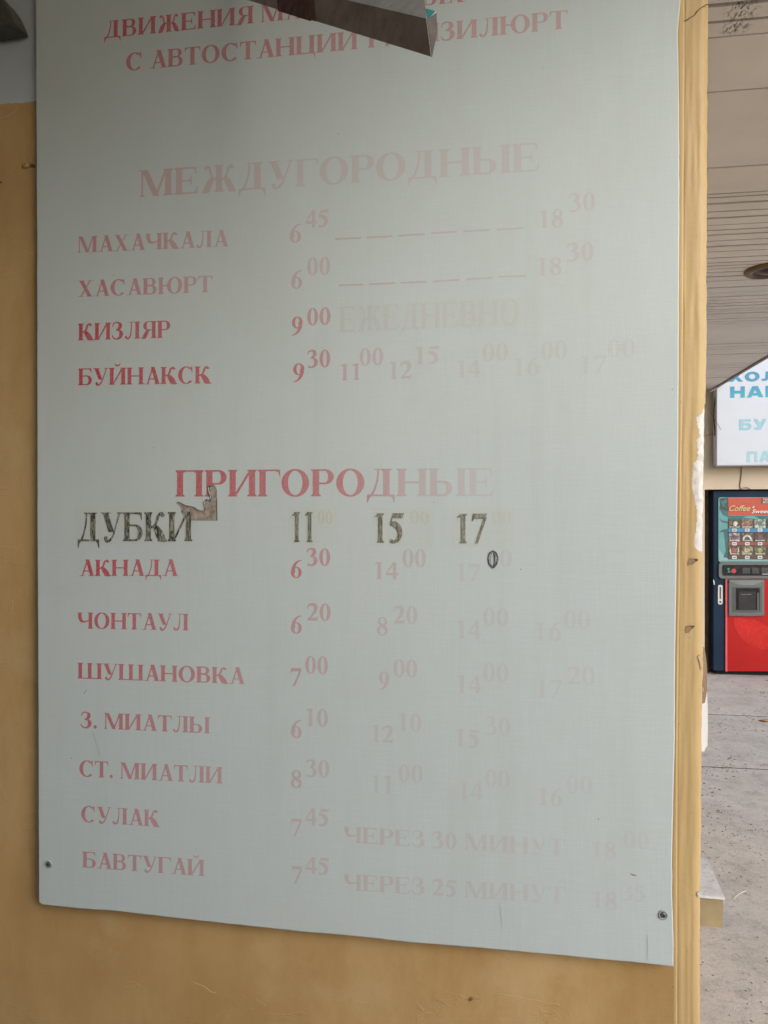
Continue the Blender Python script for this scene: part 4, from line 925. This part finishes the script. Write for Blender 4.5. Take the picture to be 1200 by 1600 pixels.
# ------------------------------------------------------------------ sheet-metal channel slanting out from the wall
d0 = .78; dirv = FW+RT*((-90-600)/FPX)+UP*((HY+147)/FPX)
Lb = .525
mc = empty('metal_channel', at_d(640, 45, .9), 'dark folded metal channel slanting down in front of the board top', 'metal bar')
def mat_metal(name, a, b_, sheen=.45, mtl=.55):
    m = NT(name); c = m.ramp(m.noise(26, m.pos((1, 1, 1)), 7, .7), [(.3, a), (.62, b_)])
    c = m.mix(m.ramp(m.noise(45, m.pos((1, 1, 1), (4, 4, 4)), 5, .7), [(.6, 0.0), (.72, .7)]), c, tuple(x*.35 for x in a))
    m.col(c).rough(m.ramp(m.noise(60), [(.3, sheen-.1), (.7, sheen+.2)])); m.b.inputs['Metallic'].default_value = mtl; m.bump(m.noise(80, detail=4), .15, .001); return m.m
M_MET = mat_metal('dirty_galvanised_sheet', (.27, .20, .155), (.40, .31, .25), .5, .2); M_MET2 = mat_metal('grey_galvanised_sheet', (.24, .235, .22), (.34, .335, .32), .5, .2)
sect = [(at_d(674.6, 89, d0)), (at_d(682.6, 52, d0+.012)), (at_d(681.6, 20, d0+.02)), (at_d(667, 30.5, d0+.006)), (at_d(663.2, -6, d0+.045))]
E0, E1, E2, F0, U0 = sect
Eb = E0.lerp(E1, .0)
def sweep(P, s0, s1): return [p+dirv*s0 for p in P], [p+dirv*s1 for p in P]
a, b_ = sweep([E0, F0], -.012, Lb)
fr = [E0, F0+(E2-F0)*.0]
# lower face: quad from the fold line to the lower edge, its end cut on a slant with a bent lip
back = [E0+dirv*Lb, F0+dirv*Lb]
mesh_obj('lower_face', [E0, F0, back[1], back[0]], [(0, 1, 2, 3)], M_MET, mc, solid=.0016)
mesh_obj('end_lip', [E0, E1, E2, F0, E0.lerp(F0, .45)], [(0, 1, 4), (1, 2, 3, 4)], mat_metal('darkened_lip_metal', (.07, .058, .048), (.15, .13, .11), .4, .3), mc, solid=.0014)  # darker copy of the channel metal, shade put into the lip's colour
U1 = U0+dirv*Lb
mesh_obj('upper_face', [F0, U0, U1, back[1]], [(0, 1, 2, 3)], M_MET2, mc, solid=.0016)
tl_ = [at_d(665.3, 14, d0+.02), at_d(680, 18, d0+.022), at_d(668, 31, d0+.012)]
tk = mesh_obj('inner_tab', tl_, [(0, 1, 2)], simple('teal_plastic', (.012, .17, .155), .5), mc, solid=.0012)
cc = sum(tl_, Vector())/3
mesh_obj('tab_rim', [p+(p-cc)*.16+Vector((0, .0015, 0)) for p in tl_], [(0, 1, 2)], simple('white_plastic_rim', (.6, .62, .6), .5), tk, solid=.0008)
# rusty sleeve round the channel
def at_s(p, x): # distance along the channel at which point p shows at picture column x
    lo_, hi_ = -.1, .9
    for _ in range(40):
        mid = (lo_+hi_)/2; q = p+dirv*mid-CAM; X = 600+FPX*q.dot(RT)/q.dot(FW)
        if X > x: lo_ = mid
        else: hi_ = mid
    return lo_
off = (CAM-E0).normalized()*.003
s1, s2 = at_s(E0, 485), at_s(E0, 436)
q = (E0-F0)*.06
mesh_obj('sleeve', [E0+q+dirv*s1+off, F0-q+dirv*s1+off, F0-q+dirv*s2+off, E0+q+dirv*s2+off], [(0, 1, 2, 3)], mat_metal('rusty_red_sleeve', (.075, .02, .015), (.14, .04, .028), .5, .1), mc, solid=.003)
s3 = at_s(E0, 494)
mesh_obj('sleeve_edge', [E0+q*.2+dirv*s3+off*.8, F0+dirv*s3+off*.8, F0+dirv*s1+off*.8, E0+q*.2+dirv*s1+off*.8], [(0, 1, 2, 3)], mat_metal('rusty_brown_edge', (.12, .065, .035), (.17, .09, .05), .6, .1), mc, solid=.002)
# hood at the far left, on the grey upper wall
hood = [(-60, -60), (2, -6), (9, 4), (14, 14), (18.5, 24), (22, 34), (-60, 47)]
HP = [at_Y(x, y, WY-.05) for x, y in hood]
def ring(Y, g=0): return [Vector((p.x, Y, p.z)) for p in HP]
b = MB().prism(HP[::-1], (0, .046, 0)); ho = b.obj('metal_hood', mat_metal('dark_olive_metal', (.05, .052, .04), (.085, .085, .065), .5, .1), bevel=.003)
props(ho, 'dark curved metal hood on the grey upper wall left of the board', 'hood')
